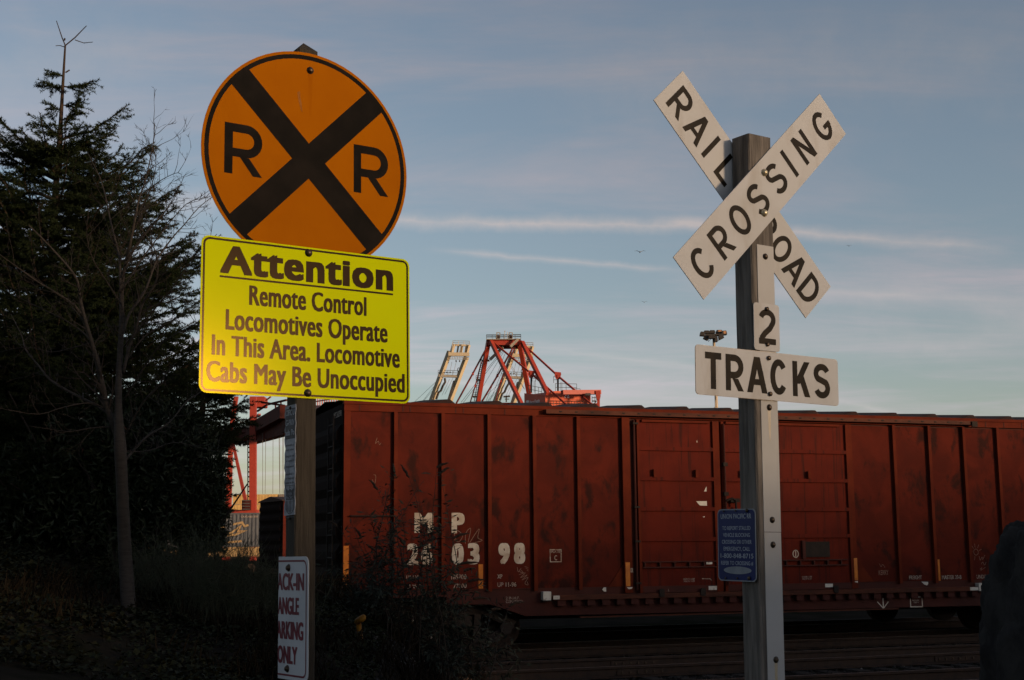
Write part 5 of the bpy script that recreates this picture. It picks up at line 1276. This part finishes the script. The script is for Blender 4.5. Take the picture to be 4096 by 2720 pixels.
# bare street tree in front
YT = 13.0
rt = np.random.default_rng(17)
kk = 1.7348 / 5445 * YT
b = PV(297, 1398, YT); gz = float(ground_z(b[0], YT))
t = thing('bare_tree', 'bare leafless tree with a pale speckled trunk standing before the conifers', 'tree', (b[0], YT, gz))
trunk = [(298, 1440, 38), (296, 1395, 35), (290, 1300, 31), (285, 1210, 29), (281, 1110, 27), (277, 1030, 25), (273, 940, 17), (275, 850, 14), (280, 750, 12), (281, 658, 9.5), (291, 601, 7.5), (302, 552, 6), (313, 497, 5), (320, 460, 4.2), (333, 423, 3.4), (342, 387, 2.8), (353, 331, 2.0), (357, 283, 1.2)]
tp = [PV(x, y, YT + .15 * math.sin(i * .9)) for i, (x, y, _) in enumerate(trunk)]; tp[0][2] = min(tp[0][2], gz - .1)
def smooth(pts, rad, n=3):
    pts = [np.asarray(p) for p in pts]; o, ro = [], []
    for i in range(len(pts) - 1):
        p0, p1, p2, p3 = pts[max(i - 1, 0)], pts[i], pts[i + 1], pts[min(i + 2, len(pts) - 1)]
        for u in np.linspace(0, 1, n, endpoint=False):
            o.append(.5 * ((2 * p1) + (-p0 + p2) * u + (2 * p0 - 5 * p1 + 4 * p2 - p3) * u * u + (-p0 + 3 * p1 - 3 * p2 + p3) * u ** 3)); ro.append(rad[i] + (rad[i + 1] - rad[i]) * u)
    return o + [pts[-1]], ro + [rad[-1]]
a_, r_ = smooth(tp, [w_ * kk / 2 * (1.12 if i == 5 else 1) for i, (_, _, w_) in enumerate(trunk)], 4)
obj('trunk', MB().tube(a_, r_, 14), M['bark_grey'], t, True)
limbs = [([(278, 674), (276, 601), (273, 582), (254, 507), (243, 452), (228, 404), (202, 353)], 7, .5), ([(275, 1025), (262, 985), (245, 932), (238, 893), (225, 843), (215, 800), (198, 744), (185, 691), (179, 651), (162, 621), (112, 565), (66, 519)], 15, -.7),
    ([(270, 1000), (245, 949), (165, 906), (116, 876), (89, 843), (59, 806), (50, 774), (25, 724)], 8, .8), ([(284, 860), (298, 800), (314, 757), (327, 704), (344, 677), (361, 644), (363, 598), (350, 562), (321, 522)], 8, -.5),
    ([(283, 770), (298, 724), (331, 677), (348, 635), (364, 595), (401, 544), (424, 519), (459, 478), (500, 446)], 7, .6), ([(284, 1010), (308, 965), (331, 926), (364, 893), (384, 860), (407, 836)], 6, -.6), ([(290, 1060), (311, 1035), (344, 1002), (390, 975), (430, 926), (463, 903), (480, 870)], 7, .9),
    ([(279, 850), (320, 790), (350, 764), (417, 730), (462, 702)], 5, .3), ([(200, 745), (172, 704), (116, 667), (89, 651), (33, 611), (-10, 580)], 6, -.9), ([(272, 1000), (251, 985), (205, 988), (165, 995), (132, 992), (66, 982)], 5, -.3), ([(222, 812), (202, 777), (165, 747), (116, 721), (66, 697), (10, 668)], 5, .6),
    ([(281, 930), (330, 850), (375, 790), (440, 752), (470, 742)], 4.5, -.9), ([(281, 640), (310, 575), (360, 510), (395, 470), (425, 405)], 4, .5), ([(291, 601), (330, 540), (372, 500), (400, 455), (412, 430)], 3.6, -.4), ([(213, 790), (175, 800), (120, 812), (60, 800), (0, 812)], 4, .4), ([(265, 960), (215, 930), (150, 938), (90, 955), (20, 945)], 4.4, -.8), ([(285, 1040), (340, 1040), (400, 1020), (450, 1030), (520, 1045)], 4, 1.1), ([(279, 700), (240, 640), (215, 600), (200, 545), (205, 480)], 4, -.5), ([(281, 670), (325, 600), (378, 530), (430, 470), (478, 455)], 4.5, .3), ([(302, 552), (330, 480), (352, 430), (402, 400), (418, 402)], 3.6, -.3), ([(313, 500), (345, 440), (360, 380), (352, 335)], 3.2, .4), ([(285, 800), (350, 720), (400, 660), (448, 590), (500, 540)], 4.5, -.6)]
tw = MB(); ntw = 0
def twig(p, d, L, rad, depth):
    n = 4; pts = [p]; dd = d
    for k in range(n):
        dd = unit(dd + rt.normal(0, .13, 3) + UP * .06); pts.append(pts[-1] + dd * L / n)
    tw.tube(pts, [rad * (1 - .8 * k / n) for k in range(n + 1)], 4 if depth < 1 else 3, False)
    if depth < 2:
        for k in range(rt.integers(2, 5) if depth == 0 else rt.integers(1, 4)):
            u = rt.uniform(.25, .95); i = min(int(u * n), n - 1); q = pts[i] + (pts[i + 1] - pts[i]) * (u * n - i)
            s_ = np.cross(dd, rt.normal(size=3)); s_ = unit(s_); twig(q, unit(dd * .8 + s_ * rt.uniform(.5, 1.0)), L * rt.uniform(.25, .5), max(rad * .55, .0024), depth + 1)
    else:
        pass
for pts, w0, dy in limbs:
    n = len(pts); pp = [PV(x, y, YT + dy * (i / (n - 1)) ** 1.2 * 1.2) for i, (x, y) in enumerate(pts)]; rad = [max(w0 * kk / 2 * (1 - .82 * i / (n - 1)), .003) for i in range(n)]
    a_, r_ = smooth(pp, rad, 3); obj('limb', MB().tube(a_, r_, 7), M['twig'] if w0 < 6 else M['bark_grey'], t, True)
    Lt = sum(np.linalg.norm(a_[i + 1] - a_[i]) for i in range(len(a_) - 1)); m = int(Lt / .10)
    for q in range(m):
        u = .12 + .88 * q / m; i = min(int(u * (len(a_) - 1)), len(a_) - 2); p = a_[i]; d = unit(a_[i + 1] - a_[i]); s_ = unit(np.cross(d, rt.normal(size=3)))
        twig(p, unit(d * .7 + s_ * rt.uniform(.5, 1.1) + UP * .15), rt.uniform(.12, .55) * (1.15 - .5 * u), max(r_[i] * .5, .0032), 0)
for q in range(30):
    u = .45 + .55 * q / 30; i = min(int(u * 17), 16); p = tp[i] + (tp[i + 1] - tp[i]) * (u * 17 - i); s_ = unit(np.append(rt.normal(size=2), .6)); twig(p, s_, rt.uniform(.2, .55), .004, 0)
obj('twigs', tw, M['twig'], t)

# broom: a sheaf of wiry green stems
rb_ = np.random.default_rng(31)
def broom(px, py, Y, n, hgt, spread, label):
    c = P(px, py, Y); gz = float(ground_z(c[0], Y)); t = thing('broom_shrub', label, 'shrub', (c[0], Y, gz), 'broom shrubs on the bank'); mb = MB()
    for k in range(n):
        a = rb_.uniform(0, 2 * math.pi); g = np.array([c[0] + rb_.normal(0, .25), Y + rb_.normal(0, .2), 0]); g[2] = float(ground_z(g[0], g[1])) - .02
        out = np.array([math.cos(a), math.sin(a) * .8, 0]) * spread * rb_.random() ** .6; h = hgt * rb_.uniform(.45, 1.05); pts = []
        for u in np.linspace(0, 1, 6): pts.append(g + out * u ** 1.3 * h + UP * h * (u - .22 * u * u * np.linalg.norm(out)) + rb_.normal(0, .012, 3))
        mb.tube(pts, [.0035, .003, .0026, .0022, .0017, .001], 3, False)
        for j in range(7):
            u = rb_.uniform(.3, .95); i = min(int(u * 5), 4); p = pts[i] + (pts[i + 1] - pts[i]) * (u * 5 - i); d = unit(pts[i + 1] - pts[i] + rb_.normal(0, .12, 3)); L = rb_.uniform(.12, .38) * h
            mb.tube([p, p + d * L * .5 + rb_.normal(0, .01, 3), p + unit(d + rb_.normal(0, .2, 3) + UP * .3) * L], [.0022, .0018, .001], 3, False)
    obj('stems', mb, M['broom'], t)
broom(880, 2420, 13.6, 200, .98, .55, 'wiry dark broom shrub in front of the blue-grey container')
broom(1050, 2470, 14.6, 170, .80, .75, 'low wiry broom shrub just left of the wooden post')
broom(640, 2420, 14.2, 130, .62, .55, 'low broom shrub right of the bare tree trunk')

# buddleia in front of the boxcar's left end
rd = np.random.default_rng(12); YB = 17.4
c = P(1640, 2560, YB); gz = float(ground_z(c[0], YB)); t = thing('buddleia_bush', 'straggly dark buddleia bush with dead flower spikes before the car number', 'shrub', (c[0], YB, gz))
st = MB(); lp, ldr, ll = [], [], []; sp = []
tips = [(1350, 2110), (1400, 2080), (1440, 2150), (1480, 2050), (1520, 1960), (1545, 1990), (1580, 1890), (1600, 2010), (1640, 1900), (1700, 1920), (1740, 1870), (1760, 1900), (1810, 2150), (1840, 2250), (1850, 2290), (1780, 2340), (1870, 2330), (1900, 2400), (1960, 2440), (2000, 2420), (2040, 2430), (1330, 2250), (1300, 2380), (1420, 2260), (1500, 2200), (1560, 2120), (1620, 2180), (1380, 2330), (1460, 2380), (1830, 2480), (1740, 2300), (1960, 2330)]
for k, (x, y) in enumerate(tips):
    for rep in range(3):
        e = P(x + rd.normal(0, 30) * rep, y + (120 + rd.uniform(0, 160)) * rep * .8, YB + rd.normal(0, .45)); g = np.array([c[0] + rd.normal(0, .35) + .35 * (e[0] - c[0]), YB + rd.normal(0, .25), 0]); g[2] = float(ground_z(g[0], g[1])) - .03
        pts = [g + (e - g) * u + UP * .25 * math.sin(math.pi * u) * np.linalg.norm(e - g) * .35 + rd.normal(0, .015, 3) for u in np.linspace(0, 1, 8)]
        st.tube(pts, [.008 * (1 - u) + .0022 for u in np.linspace(0, 1, 8)], 4, False)
        for j in range(75 if rep else 34):
            u = rd.uniform(.25, 1.0); i = min(int(u * 7), 6); p = pts[i] + (pts[i + 1] - pts[i]) * (u * 7 - i); dd = unit(pts[i + 1] - pts[i]); o_ = unit(np.cross(dd, rd.normal(size=3)))
            if rd.random() < .45:
                q = p + unit(dd * .5 + o_) * rd.uniform(.04, .2); st.tube([p, q], [.002, .0012], 3, False); p = q
            lp.append(p); ldr.append(unit(dd * .5 + o_ + np.array([0, 0, -.35]))); ll.append(rd.uniform(.05, .11))
        if rep == 0 and (k % 2 == 0 or 10 < k < 18):
            dd = unit(pts[-1] - pts[-2] + np.array([.5 if x > 1700 else -.1, 0, .1])); L = rd.uniform(.14, .24); q = [pts[-1] + dd * L * u + UP * -.05 * u * u + rd.normal(0, .003, 3) for u in np.linspace(0, 1, 9)]
            sp.append(MB().tube(q, [.010, .016, .017, .018, .016, .015, .012, .009, .004], 6))
obj('stems', st, M['buddleia_stem'], t)
obj('leaves', leaves(np.array(lp), np.array(ldr), rand_dirs(len(lp), rd), np.array(ll), np.array(ll) * .26), M['buddleia_leaf'], t)
for m_ in sp: obj('flower_spike', m_, M['buddleia_spike'], t)

# ground cover: ivy, dry grass, stones (uncountable)
rg = np.random.default_rng(44)
def on_ground(n, xr, yr, cond=None):
    x = rg.uniform(*xr, n); y = rg.uniform(*yr, n); k = np.abs(x - .0) < y * .42 + .5
    if cond is not None: k &= cond(x, y)
    x, y = x[k], y[k]; return np.stack([x, y, ground_z(x, y)], 1)
p = on_ground(42000, (-7, -1.0), (9.5, 18.5), lambda x, y: (np.sin(x * 3.1 + 2 * np.sin(y * 1.3)) + rg.normal(0, .6, len(x)) > -.6) & (x < -1.2 - .05 * (y - 10))); m = len(p)
p[:, 2] += rg.uniform(.0, .10, m)
d = rand_dirs(m, rg) * np.array([1, 1, .35]); d /= np.linalg.norm(d, axis=1)[:, None]; nr = np.array([0, 0, 1.]) + rand_dirs(m, rg) * .6
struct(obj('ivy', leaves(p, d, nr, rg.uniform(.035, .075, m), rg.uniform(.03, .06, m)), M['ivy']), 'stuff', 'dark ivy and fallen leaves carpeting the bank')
p = on_ground(26000, (-4.5, 1.2), (11, 21.5), lambda x, y: (np.sin(x * 2.3 + y) + np.sin(y * 1.7 - x) + rg.normal(0, .7, len(x)) > .1) & (ground_z(x, y) > .06)); m = len(p)
d = np.array([0, 0, 1.]) + rand_dirs(m, rg) * np.array([.55, .55, .2]); d /= np.linalg.norm(d, axis=1)[:, None]
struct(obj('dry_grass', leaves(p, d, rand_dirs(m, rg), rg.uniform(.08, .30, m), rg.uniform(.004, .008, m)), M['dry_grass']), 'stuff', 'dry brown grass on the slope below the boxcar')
# loose stones and ballast
def stones(n, xr, yr, size, cond, mat, name, label):
    p = on_ground(n, xr, yr, cond); m = len(p); ico = np.array([(0, 0, 1), (.9, 0, .2), (.28, .85, .15), (-.72, .53, .2), (-.72, -.53, .1), (.28, -.85, .2), (.1, 0, -.8)]); F = [(0, 1, 2), (0, 2, 3), (0, 3, 4), (0, 4, 5), (0, 5, 1), (6, 2, 1), (6, 3, 2), (6, 4, 3), (6, 5, 4), (6, 1, 5)]
    s = rg.uniform(*size, m)[:, None, None] * rg.uniform(.7, 1.3, (m, 1, 3)); a = rg.uniform(0, 6.28, m); R = np.zeros((m, 3, 3)); R[:, 0, 0] = np.cos(a); R[:, 0, 1] = -np.sin(a); R[:, 1, 0] = np.sin(a); R[:, 1, 1] = np.cos(a); R[:, 2, 2] = 1
    v = np.einsum('mij,mkj->mki', R, ico[None] * s * rg.uniform(.8, 1.2, (m, 7, 1))) + p[:, None] + np.array([0, 0, .004]); f = (np.arange(m)[:, None, None] * 7 + np.array(F)[None]).reshape(-1, 3)
    struct(obj(name, (v.reshape(-1, 3), f), mat), 'stuff', label)
perp_ = lambda x, y: (x - CO[0]) * CN[0] + (y - CO[1]) * CN[1]
stones(30000, (-4, 13), (17, 32), (.012, .034), lambda x, y: (perp_(x, y) > -3.4) & (perp_(x, y) < 8.3) & (ground_z(x, y) < .3), M['stone'], 'ballast', 'dark crushed stone ballast between the rails')
stones(5000, (-2.6, 1.2), (14, 21.5), (.010, .045), lambda x, y: ground_z(x, y) > .05, M['stone'], 'gravel', 'loose dark gravel on the slope')
stones(160, (-2.2, 1.0), (16, 21), (.010, .035), lambda x, y: ground_z(x, y) > .03, M['pale_stone'], 'pale_stones', 'scattered pale stones on the slope')
stones(90, (1, 11), (18, 27), (.008, .03), lambda x, y: perp_(x, y) > 1, M['pale_stone'], 'pale_litter', 'pale chips of stone and litter between the rails')
